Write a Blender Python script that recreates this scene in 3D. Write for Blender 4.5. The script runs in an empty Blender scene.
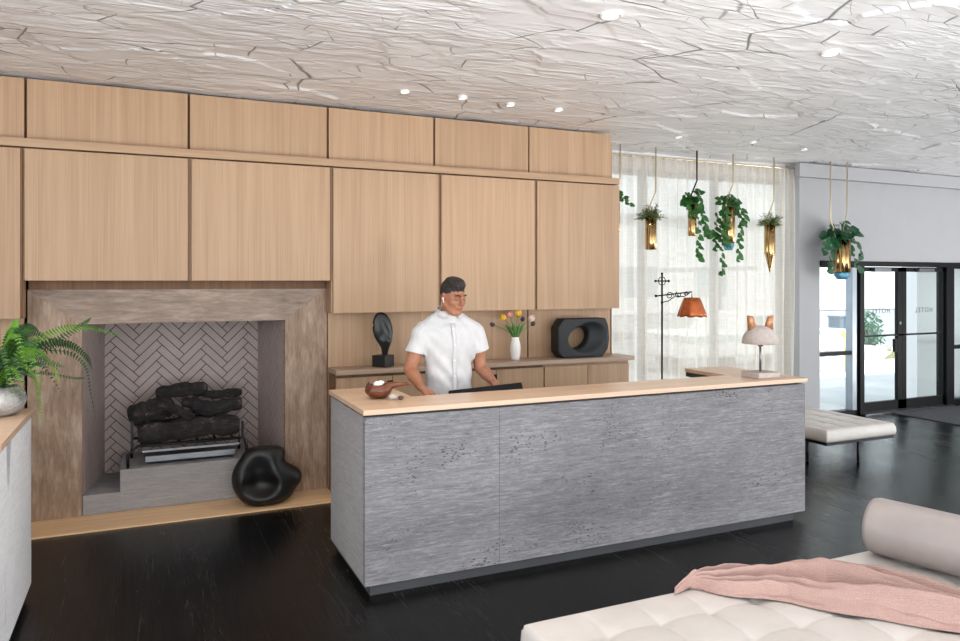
import bpy, bmesh, math, random
import numpy as np
from mathutils import Vector, Matrix
R = math.radians
S = bpy.context.scene
C = S.collection
random.seed(4)
rng = np.random.default_rng(7)

# ------------------------------------------------------------------ camera, world, light
cam_d = bpy.data.cameras.new('camera')
cam = bpy.data.objects.new('camera', cam_d); C.objects.link(cam)
cam.location = (0, 0, 1.8)
cam.rotation_euler = (R(90), 0, -math.atan2(.4099, .9121))
cam_d.lens = 27.75; cam_d.sensor_width = 36; cam_d.shift_y = -39.5/960
cam_d.clip_end = 300
S.camera = cam
S.view_settings.view_transform = 'Standard'; S.view_settings.look = 'None'
S.view_settings.gamma = 1; S.view_settings.use_curve_mapping = False
S.view_settings.exposure = -0.55
S.cycles.max_bounces = 9; S.cycles.diffuse_bounces = 5; S.cycles.transparent_max_bounces = 12
S.cycles.caustics_reflective = False; S.cycles.caustics_refractive = False
S.cycles.sample_clamp_indirect = 6

w = bpy.data.worlds.new('world'); S.world = w; w.use_nodes = True
bg = w.node_tree.nodes['Background']
bg.inputs[0].default_value = (.88, .94, 1, 1); bg.inputs[1].default_value = 3.5

def light(name, kind, loc, rot, energy, color=(1, 1, 1), **kw):
    d = bpy.data.lights.new(name, kind); d.energy = energy; d.color = color
    for k, v in kw.items(): setattr(d, k, v)
    o = bpy.data.objects.new(name, d); C.objects.link(o)
    o.location = loc; o.rotation_euler = rot
    return o
# sun stands behind the camera's side of the building: the street beyond the doors is lit, the room is not
light('sun', 'SUN', (0, 0, 20), (R(33), 0, R(-14)), 9.0, (1, .97, .93), angle=R(1.0))
# daylight through the glazed front behind the camera and the windows on the right side
light('daylight_front', 'AREA', (3.5, -4.6, 1.9), (R(90), 0, 0), 100, (.98, .99, 1), shape='RECTANGLE', size=14, size_y=2.6)
light('daylight_right', 'AREA', (12.8, -0.5, 1.9), (0, R(90), 0), 110, (.97, .985, 1), shape='RECTANGLE', size=2.6, size_y=8)
light('daylight_left', 'AREA', (-4.0, -1.0, 1.9), (0, R(-90), 0), 260, (.98, .99, 1), shape='RECTANGLE', size=2.6, size_y=7)
# added fill spot, out of view beyond the daybed, to brighten the ceiling
light('ceiling_fill_spot', 'SPOT', (2.5, -.9, .34), (R(180-8), 0, 0), 1250, (1, .995, .985), spot_size=R(155), spot_blend=.6, shadow_soft_size=.09)
# area lamps added to brighten the ceiling, standing in for light off the paving
light('bounce_fill_front', 'AREA', (3.5, -4.4, .35), (R(152), 0, 0), 800, (1, .99, .975), shape='RECTANGLE', size=14, size_y=1.2)
light('bounce_fill_right', 'AREA', (12.6, 0.5, .35), (0, R(152), 0), 620, (1, .99, .98), shape='RECTANGLE', size=1.2, size_y=8)

# ------------------------------------------------------------------ helpers
def lin(c):
    return tuple(((x/12.92) if x <= .04045 else ((x+.055)/1.055)**2.4) for x in [v/255 for v in c])+(1,)

class NT:
    def __init__(s, name):
        s.m = bpy.data.materials.new(name); s.m.use_nodes = True
        s.t = s.m.node_tree; s.b = s.t.nodes['Principled BSDF']; s.out = s.t.nodes['Material Output']
    def n(s, kind, props=None, **ins):
        nd = s.t.nodes.new('ShaderNode'+kind)
        for k, v in (props or {}).items(): setattr(nd, k, v)
        for k, v in ins.items():
            k2 = int(k[1:]) if k[0] == 'i' and k[1:].isdigit() else k.replace('_', ' ')
            s.set(nd.inputs[k2], v)
        return nd
    def set(s, sock, v):
        if isinstance(v, bpy.types.NodeSocket): s.t.links.new(v, sock)
        elif isinstance(v, bpy.types.Node): s.t.links.new(v.outputs[0], sock)
        else: sock.default_value = v
    def coord(s, scale=(1, 1, 1), rot=(0, 0, 0), loc=(0, 0, 0)):
        tc = s.n('TexCoord')
        return s.n('Mapping', Vector=tc.outputs['Object'], Scale=scale, Rotation=rot, Location=loc)
    def noise(s, vec, scale=1, detail=4, rough=.55, dist=0):
        return s.n('TexNoise', Vector=vec, Scale=scale, Detail=detail, Roughness=rough, Distortion=dist)
    def ramp(s, fac, stops):
        r = s.n('ValToRGB', Fac=fac); e = r.color_ramp.elements
        while len(e) < len(stops): e.new(.5)
        for el, (p, c) in zip(e, stops):
            el.position = p; el.color = c if len(c) == 4 else lin(c)
        return r
    def mix(s, fac, a, b, mode='MIX'):
        m = s.t.nodes.new('ShaderNodeMix'); m.data_type = 'RGBA'; m.blend_type = mode
        s.set(m.inputs[0], fac); s.set(m.inputs[6], a); s.set(m.inputs[7], b)
        return m.outputs[2]
    def math(s, op, a, b=0.0):
        return s.n('Math', {'operation': op}, i0=a, i1=b).outputs[0]
    def bump(s, h, strength=.3, dist=.01, normal=None):
        b = s.n('Bump', Height=h, Strength=strength, Distance=dist)
        if normal: s.set(b.inputs['Normal'], normal)
        s.set(s.b.inputs['Normal'], b); return b
    def base(s, v, rough=None, metal=None, **kw):
        s.set(s.b.inputs['Base Color'], v)
        if rough is not None: s.set(s.b.inputs['Roughness'], rough)
        if metal is not None: s.set(s.b.inputs['Metallic'], metal)
        for k, x in kw.items(): s.set(s.b.inputs[k.replace('_', ' ')], x)
        return s.m

def plain(name, col, rough=.5, metal=0, var=.06, scale=6, bump=0, **kw):
    """one colour with slight procedural variation"""
    t = NT(name); c = lin(col)
    nz = t.noise(t.coord(), scale, 4)
    a = tuple(x*(1-var) for x in c[:3])+(1,); b = tuple(min(1, x*(1+var)) for x in c[:3])+(1,)
    t.base(t.ramp(nz.outputs[0], [(.3, a), (.7, b)]), rough, metal, **kw)
    if bump: t.bump(t.noise(t.coord(), scale*12, 3).outputs[0], bump, .004)
    return t.m

def wood(name, c1, c2, c3, axis='z', fine=70, rough=.5, var=.06):
    t = NT(name)
    k = {'x': (1.2, fine, fine), 'y': (fine, 1.2, fine), 'z': (fine, fine, 1.2)}[axis]
    k2 = tuple(v*.16 if v == fine else .35 for v in k)
    oi = t.n('ObjectInfo')
    off = t.n('VectorMath', {'operation': 'SCALE'}, i0=(7.3, 3.1, 5.7)); t.set(off.inputs['Scale'], oi.outputs['Random'])
    tc = t.n('TexCoord')
    p = t.n('VectorMath', {'operation': 'ADD'}, i0=tc.outputs['Object'], i1=off.outputs[0])
    a = t.noise(t.n('Mapping', Vector=p.outputs[0], Scale=k), 1, 5, .6)
    b = t.noise(t.n('Mapping', Vector=p.outputs[0], Scale=k2), 1, 3, .5, .4)
    f = t.math('ADD', t.math('MULTIPLY', a.outputs[0], .55), t.math('MULTIPLY', b.outputs[0], .45))
    col = t.ramp(f, [(.36, c1), (.5, c2), (.64, c3)])
    hv = t.n('HueSaturation', Color=col.outputs[0])
    t.set(hv.inputs['Value'], t.math('ADD', t.math('MULTIPLY', oi.outputs['Random'], var), 1-var/2))
    t.base(hv, rough)
    t.bump(a.outputs[0], .08, .002)
    return t.m

def stone(name, c1, c2, c3, axis='z', rough=.45):
    """travertine, veins along one axis"""
    t = NT(name)
    k = {'x': (2.6, 14, 15), 'z': (15, 14, 2.6)}[axis]
    a = t.noise(t.coord(k), 1, 8, .62, .7)
    b = t.noise(t.coord(tuple(v*3.2 for v in k), loc=(3, 1, 2)), 1, 5, .65, .3)
    big = t.noise(t.coord((1.6, 1.6, 1.2)), 1, 4, .6, 1.5)
    f = t.math('ADD', t.math('MULTIPLY', a.outputs[0], .4), t.math('MULTIPLY', b.outputs[0], .32))
    f = t.math('ADD', f, t.math('MULTIPLY', big.outputs[0], .3))
    col = t.ramp(f, [(.38, c1), (.51, c2), (.63, c3)])
    t.base(col, rough)
    t.bump(b.outputs[0], .15, .003)
    return t.m

class MB:
    def __init__(s): s.v = []; s.f = []
    def add(s, vs, fs):
        o = len(s.v); s.v += [tuple(p) for p in vs]; s.f += [tuple(i+o for i in f) for f in fs]; return s
    def box(s, x0, x1, y0, y1, z0, z1, M=None):
        vs = [Vector(p) for p in ((x0,y0,z0),(x1,y0,z0),(x1,y1,z0),(x0,y1,z0),(x0,y0,z1),(x1,y0,z1),(x1,y1,z1),(x0,y1,z1))]
        if M: vs = [M @ p for p in vs]
        return s.add(vs, [(3,2,1,0),(4,5,6,7),(0,1,5,4),(1,2,6,5),(2,3,7,6),(3,0,4,7)])
    def prism(s, pts, y0, y1):
        """outline in x,z extruded along y"""
        n = len(pts)
        vs = [(x, y0, z) for x, z in pts]+[(x, y1, z) for x, z in pts]
        fs = [tuple(range(n)), tuple(range(2*n-1, n-1, -1))]
        fs += [(i, i+n, (i+1) % n+n, (i+1) % n) for i in range(n)]
        return s.add(vs, fs)
    def prismz(s, pts, z0, z1):
        n = len(pts)
        vs = [(x, y, z0) for x, y in pts]+[(x, y, z1) for x, y in pts]
        fs = [tuple(range(n-1, -1, -1)), tuple(range(n, 2*n))]
        fs += [(i, (i+1) % n, (i+1) % n+n, i+n) for i in range(n)]
        return s.add(vs, fs)
    def tube(s, pts, r, n=10, caps=True, close=False):
        pts = [Vector(p) for p in pts]; m = len(pts)
        rs = r if hasattr(r, '__len__') else [r]*m
        prev = None; vs = []
        for i, p in enumerate(pts):
            d = (pts[min(i+1, m-1)]-pts[max(i-1, 0)])
            if d.length < 1e-9: d = Vector((0, 0, 1))
            d.normalize()
            if prev is None:
                a = d.orthogonal().normalized()
            else:
                a = (prev-d*prev.dot(d))
                a = a.normalized() if a.length > 1e-6 else d.orthogonal().normalized()
            prev = a; b = d.cross(a)
            for k in range(n):
                t = 2*math.pi*k/n
                vs.append(p+(a*math.cos(t)+b*math.sin(t))*rs[i])
        fs = []
        for i in range(m-1):
            for k in range(n):
                fs.append((i*n+k, i*n+(k+1) % n, (i+1)*n+(k+1) % n, (i+1)*n+k))
        if caps:
            fs.append(tuple(range(n-1, -1, -1))); fs.append(tuple((m-1)*n+k for k in range(n)))
        return s.add(vs, fs)
    def lathe(s, prof, c=(0, 0, 0), n=28, ry=1.0):
        vs = []; m = len(prof)
        for r, z in prof:
            for k in range(n):
                t = 2*math.pi*k/n
                vs.append((c[0]+max(r, 1e-4)*math.cos(t), c[1]+max(r, 1e-4)*math.sin(t)*ry, c[2]+z))
        fs = []
        for i in range(m-1):
            for k in range(n):
                fs.append((i*n+k, i*n+(k+1) % n, (i+1)*n+(k+1) % n, (i+1)*n+k))
        fs.append(tuple(range(n-1, -1, -1))); fs.append(tuple((m-1)*n+k for k in range(n)))
        return s.add(vs, fs)
    def ball(s, c, r, n=12, M=None):
        rx, ry, rz = r if hasattr(r, '__len__') else (r, r, r)
        m = max(4, n//2); vs = []; fs = []
        for i in range(m+1):
            a = math.pi*(i+.02)/(m+.04)
            for k in range(n):
                t = 2*math.pi*k/n
                p = Vector((rx*math.sin(a)*math.cos(t), ry*math.sin(a)*math.sin(t), -rz*math.cos(a)))
                if M: p = M @ p
                vs.append(Vector(c)+p)
        for i in range(m):
            for k in range(n):
                fs.append((i*n+k, i*n+(k+1) % n, (i+1)*n+(k+1) % n, (i+1)*n+k))
        return s.add(vs, fs)
    def build(s, name, mat, parent=None, smooth=False, bevel=0, seg=2, sub=0, solid=0):
        me = bpy.data.meshes.new(name); me.from_pydata(s.v, [], s.f); me.update()
        if smooth: me.polygons.foreach_set('use_smooth', [True]*len(me.polygons))
        me.materials.append(mat)
        o = bpy.data.objects.new(name, me); C.objects.link(o)
        if parent: o.parent = parent
        if solid: md = o.modifiers.new('s', 'SOLIDIFY'); md.thickness = solid; md.offset = 0
        if bevel:
            md = o.modifiers.new('b', 'BEVEL'); md.width = bevel; md.segments = seg; md.limit_method = 'ANGLE'; md.angle_limit = R(40)
            md.harden_normals = False
        if sub: md = o.modifiers.new('u', 'SUBSURF'); md.levels = sub; md.render_levels = sub
        return o

def BX(name, mat, x0, x1, y0, y1, z0, z1, parent=None, bevel=0):
    return MB().box(x0, x1, y0, y1, z0, z1).build(name, mat, parent, bevel=bevel)
def st(o): o['kind'] = 'structure'; return o
def tag(o, label, cat, group=None):
    o['label'] = label; o['category'] = cat
    if group: o['group'] = group
    return o
def thing(name, loc, label, cat, group=None, rz=0):
    o = bpy.data.objects.new(name, None); C.objects.link(o); o.location = loc; o.rotation_euler = (0, 0, rz)
    o.empty_display_size = .05
    return tag(o, label, cat, group)

# implicit surfaces -------------------------------------------------
class Field:
    def __init__(s, lo, hi, h):
        s.lo = np.array(lo, float); s.h = h
        s.n = np.ceil((np.array(hi)-s.lo)/h).astype(int)+1
        s.V = np.full(s.n, 1.0, np.float32)
    def sub(s, lo, hi):
        a = np.clip(np.floor((np.array(lo)-s.lo)/s.h).astype(int), 0, s.n); b = np.clip(np.ceil((np.array(hi)-s.lo)/s.h).astype(int)+1, 0, s.n)
        sl = tuple(slice(i, j) for i, j in zip(a, b))
        P = np.stack(np.meshgrid(*[(np.arange(i, j)*s.h+l).astype(np.float32) for i, j, l in zip(a, b, s.lo)], indexing='ij'), -1)
        return sl, P
    def op(s, f, lo, hi, k=.01, mode='u'):
        m = k+3*s.h
        sl, P = s.sub(np.array(lo)-m, np.array(hi)+m)
        if P.size == 0: return
        b = f(P); a = s.V[sl]
        if mode == 'u':
            t = np.clip(.5+.5*(a-b)/k, 0, 1); s.V[sl] = a*(1-t)+b*t-k*t*(1-t)
        else:
            t = np.clip(.5-.5*(a+b)/k, 0, 1); s.V[sl] = a*(1-t)-b*t+k*t*(1-t)
    def cone(s, p, q, r1, r2, k=.012, mode='u', T=None):
        p = np.array(p, float); q = np.array(q, float)
        if T is not None: p, q = T(p), T(q)
        ba = q-p; L = float(ba @ ba)
        def f(P):
            t = np.clip(((P-p) @ ba)/L, 0, 1)
            return np.linalg.norm(P-p-t[..., None]*ba, axis=-1)-(r1+(r2-r1)*t)
        r = max(r1, r2)
        s.op(f, np.minimum(p, q)-r, np.maximum(p, q)+r, k, mode)
    def ell(s, c, r, k=.012, mode='u', Rm=None, T=None):
        c = np.array(c, float)
        if T is not None: c = T(c)
        r = np.array(r, float); m = float(r.min()); Rx = np.eye(3) if Rm is None else np.array(Rm)
        def f(P):
            q = (P-c) @ Rx          # into the ellipsoid's own axes
            k0 = np.linalg.norm(q/r, axis=-1); k1 = np.linalg.norm(q/(r*r), axis=-1)
            return np.where(k1 < 1e-6, -m, k0*(k0-1)/np.maximum(k1, 1e-6))
        R_ = float(r.max())
        s.op(f, c-R_, c+R_, k, mode)
    def mesh(s):
        V = s.V; g = V < 0; nx, ny, nz = V.shape
        cs = [(i, j, k) for i in (0, 1) for j in (0, 1) for k in (0, 1)]
        cnt = sum(g[i:nx-1+i, j:ny-1+j, k:nz-1+k].astype(np.int8) for i, j, k in cs)
        I, J, K = np.nonzero((cnt > 0) & (cnt < 8))
        idx = np.full((nx-1, ny-1, nz-1), -1, np.int64); idx[I, J, K] = np.arange(len(I))
        pos = np.zeros((len(I), 3)); c = np.zeros(len(I))
        for a in cs:
            for ax in range(3):
                if a[ax]: continue
                b = list(a); b[ax] = 1
                va = V[I+a[0], J+a[1], K+a[2]]; vb = V[I+b[0], J+b[1], K+b[2]]
                cr = (va < 0) != (vb < 0)
                t = np.where(cr, va/np.where(cr, va-vb, 1), 0)
                pp = np.array(a, float)[None].repeat(len(I), 0); pp[:, ax] += t
                pos += pp*cr[:, None]; c += cr
        pos = (pos/c[:, None]+np.stack([I, J, K], -1))*s.h+s.lo
        F = []
        for ax in range(3):
            u, v = (ax+1) % 3, (ax+2) % 3
            A = [slice(None)]*3; A[ax] = slice(0, -1); B = [slice(None)]*3; B[ax] = slice(1, None)
            d = g[tuple(A)] != g[tuple(B)]
            E = np.stack(np.nonzero(d), -1)
            ok = (E[:, u] > 0) & (E[:, v] > 0) & (E[:, u] < V.shape[u]-1) & (E[:, v] < V.shape[v]-1)
            E = E[ok]; inside = g[E[:, 0], E[:, 1], E[:, 2]]
            q = []
            for du, dv in ((1, 1), (0, 1), (0, 0), (1, 0)):
                e = E.copy(); e[:, u] -= du; e[:, v] -= dv; q.append(idx[e[:, 0], e[:, 1], e[:, 2]])
            q = np.stack(q, -1); q[~inside] = q[~inside][:, ::-1]
            F.append(q)
        return pos, np.concatenate(F)
    def build(s, name, mat, parent=None, smooth_it=1, M=None):
        v, f = s.mesh()
        for _ in range(smooth_it):   # light laplacian
            e = np.concatenate([f[:, [0, 1]], f[:, [1, 2]], f[:, [2, 3]], f[:, [3, 0]]])
            acc = np.zeros_like(v); n = np.zeros(len(v))
            np.add.at(acc, e[:, 0], v[e[:, 1]]); np.add.at(n, e[:, 0], 1)
            np.add.at(acc, e[:, 1], v[e[:, 0]]); np.add.at(n, e[:, 1], 1)
            v = v*.5+.5*acc/np.maximum(n, 1)[:, None]
        me = bpy.data.meshes.new(name); me.from_pydata(v.tolist(), [], f.tolist()); me.update()
        me.polygons.foreach_set('use_smooth', [True]*len(me.polygons)); me.materials.append(mat)
        if M is not None: me.transform(M)
        o = bpy.data.objects.new(name, me); C.objects.link(o)
        if parent: o.parent = parent
        return o

# ------------------------------------------------------------------ materials
M = {}
M['oak'] = wood('oak_veneer', (163, 131, 101), (175, 143, 112), (184, 153, 123), 'z', 110, .5)
M['oak_x'] = wood('oak_rail', (163, 131, 101), (175, 143, 112), (184, 153, 123), 'x', 110, .5)
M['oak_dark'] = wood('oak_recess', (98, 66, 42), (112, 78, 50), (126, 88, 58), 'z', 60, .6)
M['counter'] = wood('counter_oak', (192, 160, 132), (200, 170, 144), (210, 183, 160), 'x', 45, .32)
M['hearth'] = wood('hearth_oak', (208, 164, 118), (226, 186, 140), (236, 202, 160), 'x', 40, .4)
M['ledge'] = wood('ledge_top', (152, 128, 110), (168, 144, 124), (180, 156, 137), 'x', 45, .4)
M['trav_z'] = stone('travertine_upright', (118, 94, 74), (150, 124, 102), (182, 160, 140), 'z')
M['trav_x'] = stone('travertine_lintel', (112, 92, 77), (143, 122, 106), (172, 152, 137), 'x')

def concrete(name, c1, c2, c3, pits=True, streak=True, rough=.75):
    t = NT(name)
    a = t.noise(t.coord((4, 4, 55)), 1, 9, .72, .7)
    b = t.noise(t.coord((14, 14, 120), loc=(4, 2, 1)), 1, 8, .8, .8)
    big = t.noise(t.coord((.9, .9, 1.3), loc=(1, 7, 2)), 1, 4, .6, .6)
    f = t.math('ADD', t.math('MULTIPLY', a.outputs[0], .36), t.math('MULTIPLY', b.outputs[0], .46))
    f = t.math('ADD', f, t.math('MULTIPLY', big.outputs[0], .18))
    col = t.ramp(f, [(.38, c1), (.5, c2), (.63, c3)]).outputs[0]
    h = b.outputs[0]
    if pits:
        v = t.n('TexVoronoi', Vector=t.coord((24, 24, 52)), Scale=1.2)
        gate = t.noise(t.coord((2.2, 2.2, 3.4)), 1, 3)
        sz = t.math('MULTIPLY', t.math('MAXIMUM', t.math('SUBTRACT', gate.outputs[0], .42), 0), 1.25)
        pit = t.math('LESS_THAN', v.outputs['Distance'], sz)
        col = t.mix(t.math('MULTIPLY', pit, .75), col, tuple(x*.35 for x in lin(c1)[:3])+(1,))
        # thin pale lines pressed into the face
        wv = t.noise(t.coord((2.4, 2.4, 30), rot=(0, .12, 0)), 1.4, 6, .7, 2.2)
        ln = t.math('LESS_THAN', t.math('ABSOLUTE', t.math('SUBTRACT', wv.outputs[0], .53)), .006)
        col = t.mix(t.math('MULTIPLY', ln, .35), col, lin((190, 190, 192)))
        h = t.math('SUBTRACT', t.math('ADD', h, t.math('MULTIPLY', ln, .3)), t.math('MULTIPLY', pit, 1.2))
    t.base(col, rough)
    t.bump(h, .3, .004)
    return t.m
M['conc'] = concrete('cast_concrete', (84, 83, 86), (116, 115, 118), (158, 157, 160))
M['conc_s'] = concrete('smooth_concrete', (126, 124, 124), (146, 144, 144), (164, 162, 162), False)
M['plinth'] = plain('plinth_concrete', (56, 57, 60), .7, var=.12)
M['tile'] = plain('taupe_tile', (166, 150, 145), .45, var=.07, scale=9, bump=.1)
M['grout'] = plain('dark_grout', (62, 54, 52), .9)
M['black_m'] = plain('black_metal', (26, 26, 28), .4, .6, bump=.05)
M['frame'] = plain('black_aluminium', (9, 10, 12), .5, 0, Specular_IOR_Level=.2)
M['grey_al'] = plain('grey_aluminium', (150, 158, 166), .35, .6)
M['steel'] = plain('burner_steel', (120, 122, 126), .35, .8)
M['wall'] = plain('grey_plaster', (170, 170, 172), .85, var=.02, scale=3)
M['wall_w'] = plain('white_plaster', (226, 226, 228), .85, var=.02, scale=3)
M['white'] = plain('white_ceramic', (238, 236, 233), .3, var=.01)
M['leather'] = NT('ivory_leather')
_t = M['leather']; _n = _t.noise(_t.coord(), 5, 4); _v = _t.n('TexVoronoi', Vector=_t.coord(), Scale=420)
M['leather'] = _t.base(_t.ramp(_n.outputs[0], [(.3, (186, 180, 175)), (.7, (198, 192, 187))]), .42)
_t.bump(_v.outputs['Distance'], .08, .001)
_t = NT('taupe_leather'); _n = _t.noise(_t.coord(), 5, 4); _v = _t.n('TexVoronoi', Vector=_t.coord(), Scale=420)
M['bolster'] = _t.base(_t.ramp(_n.outputs[0], [(.3, (148, 139, 136)), (.7, (160, 151, 147))]), .42)
_t.bump(_v.outputs['Distance'], .08, .001)
# black stained plank floor, boards run away from the camera side
t = NT('black_oak_planks')
br = t.n('TexBrick', {'offset': .37, 'offset_frequency': 2}, Vector=t.coord(rot=(0, 0, R(90))), Scale=1.0, Mortar_Size=.0016, Mortar_Smooth=.1, Brick_Width=1.9, Row_Height=.185)
br.inputs['Color1'].default_value = (0, 0, 0, 1); br.inputs['Color2'].default_value = (1, 1, 1, 1); br.inputs['Mortar'].default_value = (.5, .5, .5, 1)
gr = t.noise(t.coord((34, 2.2, 1)), 1, 7, .7, 1.6)
gr2 = t.noise(t.coord((70, 1.6, 1)), 1, 4, .6, .2)
colr = t.ramp(gr.outputs[0], [(.44, (.0012, .0012, .0012, 1)), (.60, (.005, .0048, .0047, 1)), (.76, (.020, .0185, .018, 1))])
pl = t.n('HueSaturation', Color=colr.outputs[0]); t.set(pl.inputs['Value'], t.math('ADD', t.math('MULTIPLY', br.outputs[0], .7), .65))
fcol = t.mix(br.outputs['Fac'], pl.outputs[0], (.012, .011, .011, 1))
rgh = t.math('ADD', t.math('ADD', t.math('MULTIPLY', gr.outputs[0], .22), t.math('MULTIPLY', br.outputs[0], .08)), .07)
t.base(fcol, rgh); t.b.inputs['Specular IOR Level'].default_value = .26
hh = t.math('SUBTRACT', t.math('ADD', gr.outputs[0], t.math('MULTIPLY', gr2.outputs[0], .5)), t.math('MULTIPLY', br.outputs['Fac'], 2))
t.bump(hh, .5, .006)
M['floor'] = t.m
# ceiling plaster
t = NT('crumpled_plaster')
nz = t.noise(t.coord((1.3, 1.3, 1)), 1, 4, .6, 1)
wn = t.noise(t.coord((.9, .9, 1)), 1, 3, .5)
P0 = t.coord()
off = t.n('VectorMath', {'operation': 'SCALE'}, i0=wn.outputs[1]); off.inputs['Scale'].default_value = .4
PW = t.n('VectorMath', {'operation': 'ADD'}, i0=P0, i1=off.outputs[0]).outputs[0]
def shaded_crease(scale, rot, w_, gate_scale, thr, seed, kind='v'):
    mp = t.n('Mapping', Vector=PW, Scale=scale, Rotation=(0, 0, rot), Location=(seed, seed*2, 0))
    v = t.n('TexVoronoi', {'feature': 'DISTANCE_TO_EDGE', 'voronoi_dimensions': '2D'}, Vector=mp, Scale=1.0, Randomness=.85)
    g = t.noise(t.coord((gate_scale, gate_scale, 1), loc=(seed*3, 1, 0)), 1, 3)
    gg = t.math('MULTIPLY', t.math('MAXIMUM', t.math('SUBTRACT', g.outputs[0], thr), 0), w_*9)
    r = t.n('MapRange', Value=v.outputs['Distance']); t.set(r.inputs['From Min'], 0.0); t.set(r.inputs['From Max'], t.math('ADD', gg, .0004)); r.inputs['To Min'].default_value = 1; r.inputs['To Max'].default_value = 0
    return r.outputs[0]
c1 = shaded_crease((.62, 1.35, 1), .10, .008, 1.3, .44, 3.0)
c2 = shaded_crease((1.1, 3.6, 1), -.22, .012, 2.0, .47, 8.0)
c3 = shaded_crease((2.4, 8.0, 1), .45, .03, 1.4, .50, 5.0)
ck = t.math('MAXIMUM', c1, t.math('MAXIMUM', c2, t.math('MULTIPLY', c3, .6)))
msk = t.noise(t.coord((1.1, 1.1, 1), loc=(7, 3, 0)), 1, 3); mk = t.ramp(msk.outputs[0], [(.45, (.12, .12, .12, 1)), (.62, (1, 1, 1, 1))])
def ridge(scale, rot, dist, pw, loc):
    n_ = t.noise(t.coord(scale, rot=(0, 0, rot), loc=loc), 1, 3, .5, dist)
    return t.math('POWER', t.math('SUBTRACT', 1.0, t.math('ABSOLUTE', t.math('SUBTRACT', t.math('MULTIPLY', n_.outputs[0], 2.0), 1.0))), pw)
r1 = ridge((1.6, 7.5, 1), .5, .25, 9.0, (0, 0, 0)); r2 = ridge((2.6, 13, 1), -.3, .35, 7.0, (4, 9, 0)); r3 = ridge((.8, 3.4, 1), 1.1, .2, 14.0, (8, 2, 0))
rr = t.math('ADD', t.math('MULTIPLY', t.math('ADD', t.math('MULTIPLY', r1, .6), t.math('MULTIPLY', r2, .4)), mk.outputs[0]), t.math('MULTIPLY', r3, .5))
base = t.ramp(nz.outputs[0], [(.3, (236, 235, 236)), (.7, (247, 246, 246))])
t.base(t.mix(t.math('MULTIPLY', ck, .9), base.outputs[0], lin((58, 54, 54))), .42)  # shade inside the creases is mixed into the base colour as dark lines
t.bump(t.math('SUBTRACT', rr, t.math('MULTIPLY', ck, .8)), .42, .03)
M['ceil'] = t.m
# sheer curtain
t = NT('sheer_linen')
wv = t.noise(t.coord((6, 6, 160)), 1, 4, .7)
wx = t.noise(t.coord((150, 150, 4)), 1, 3, .6)
f = t.math('MULTIPLY', t.math('ADD', wv.outputs[0], wx.outputs[0]), .5)
fr = t.ramp(f, [(.38, (.08, .08, .08, 1)), (.62, (.26, .26, .26, 1))])
dif = t.n('BsdfDiffuse', Color=lin((232, 225, 215))); tr = t.n('BsdfTranslucent', Color=lin((240, 232, 222))); tp = t.n('BsdfTransparent')
m1 = t.n('MixShader', i0=.55, i1=dif, i2=tr); m2 = t.n('MixShader', i0=fr.outputs[0], i1=m1, i2=tp)
t.set(t.out.inputs[0], m2); M['sheer'] = t.m
# thin window glass
t = NT('window_glass')
lw = t.n('LayerWeight', Blend=.5); fz = t.math('ADD', t.math('MULTIPLY', t.math('POWER', lw.outputs['Facing'], 4.0), .6), .04); gl = t.n('BsdfGlossy', Roughness=.02); tp = t.n('BsdfTransparent', Color=(.95, .98, .98, 1))
m1 = t.n('MixShader', i0=fz, i1=tp, i2=gl); t.set(t.out.inputs[0], m1); M['glass'] = t.m
def brass(name, c):
    t = NT(name); nz = t.noise(t.coord((40, 40, 5)), 1, 3)
    t.base(t.ramp(nz.outputs[0], [(.3, tuple(int(v*.8) for v in c)), (.7, c)]), .16, 1); return t.m
M['brass'] = brass('polished_brass', (200, 164, 112))
M['copper'] = plain('copper_shade', (176, 96, 52), .35, .7, var=.2, scale=30)
M['rod'] = plain('pale_brass_rod', (205, 190, 160), .35, .6)
t = NT('blue_glass'); t.base(lin((120, 185, 215)), .1, 0, Transmission_Weight=.5, IOR=1.3); M['blueglass'] = t.m

# ------------------------------------------------------------------ setting
st(BX('floor', M['floor'], -4.2, 13, -5, 7.35, -.12, 0))
def voro(P, seed, warp=0.0):
    """F1, F2, cell tilt for points P (n,2)"""
    r = np.random.default_rng(seed); T = r.random((64, 64, 5))
    ip = np.floor(P).astype(int); best = np.full(len(P), 9.); sec = np.full(len(P), 9.)
    tilt = np.zeros((len(P), 3)); 
    for dx in (-1, 0, 1):
        for dy in (-1, 0, 1):
            c = ip+np.array([dx, dy]); h = T[c[:, 0] % 64, c[:, 1] % 64]
            q = c+h[:, :2]; d = P-q; D = np.linalg.norm(d, axis=1)
            val = (d*(h[:, 2:4]-.5)*2).sum(1)+(h[:, 4]-.5)*.6
            new = D < best
            sec = np.where(new, best, np.minimum(sec, D)); best = np.where(new, D, best); tilt[new, 0] = val[new]
    return best, sec, tilt[:, 0]
def vnoise(P, seed):
    r = np.random.default_rng(seed); T = r.random((128, 128))
    i = np.floor(P).astype(int); f = P-i; f = f*f*(3-2*f)
    g = lambda a, b: T[(i[:, 0]+a) % 128, (i[:, 1]+b) % 128]
    return (g(0,0)*(1-f[:,0])+g(1,0)*f[:,0])*(1-f[:,1])+(g(0,1)*(1-f[:,0])+g(1,1)*f[:,0])*f[:,1]
def fbm(P, seed, o=4):
    s = 0; a = .5
    for k in range(o): s = s+a*vnoise(P*2**k+17*k, seed+k); a *= .5
    return s
def rotp(P, a): c, s = math.cos(a), math.sin(a); return np.stack([P[:, 0]*c-P[:, 1]*s, P[:, 0]*s+P[:, 1]*c], 1)
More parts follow.
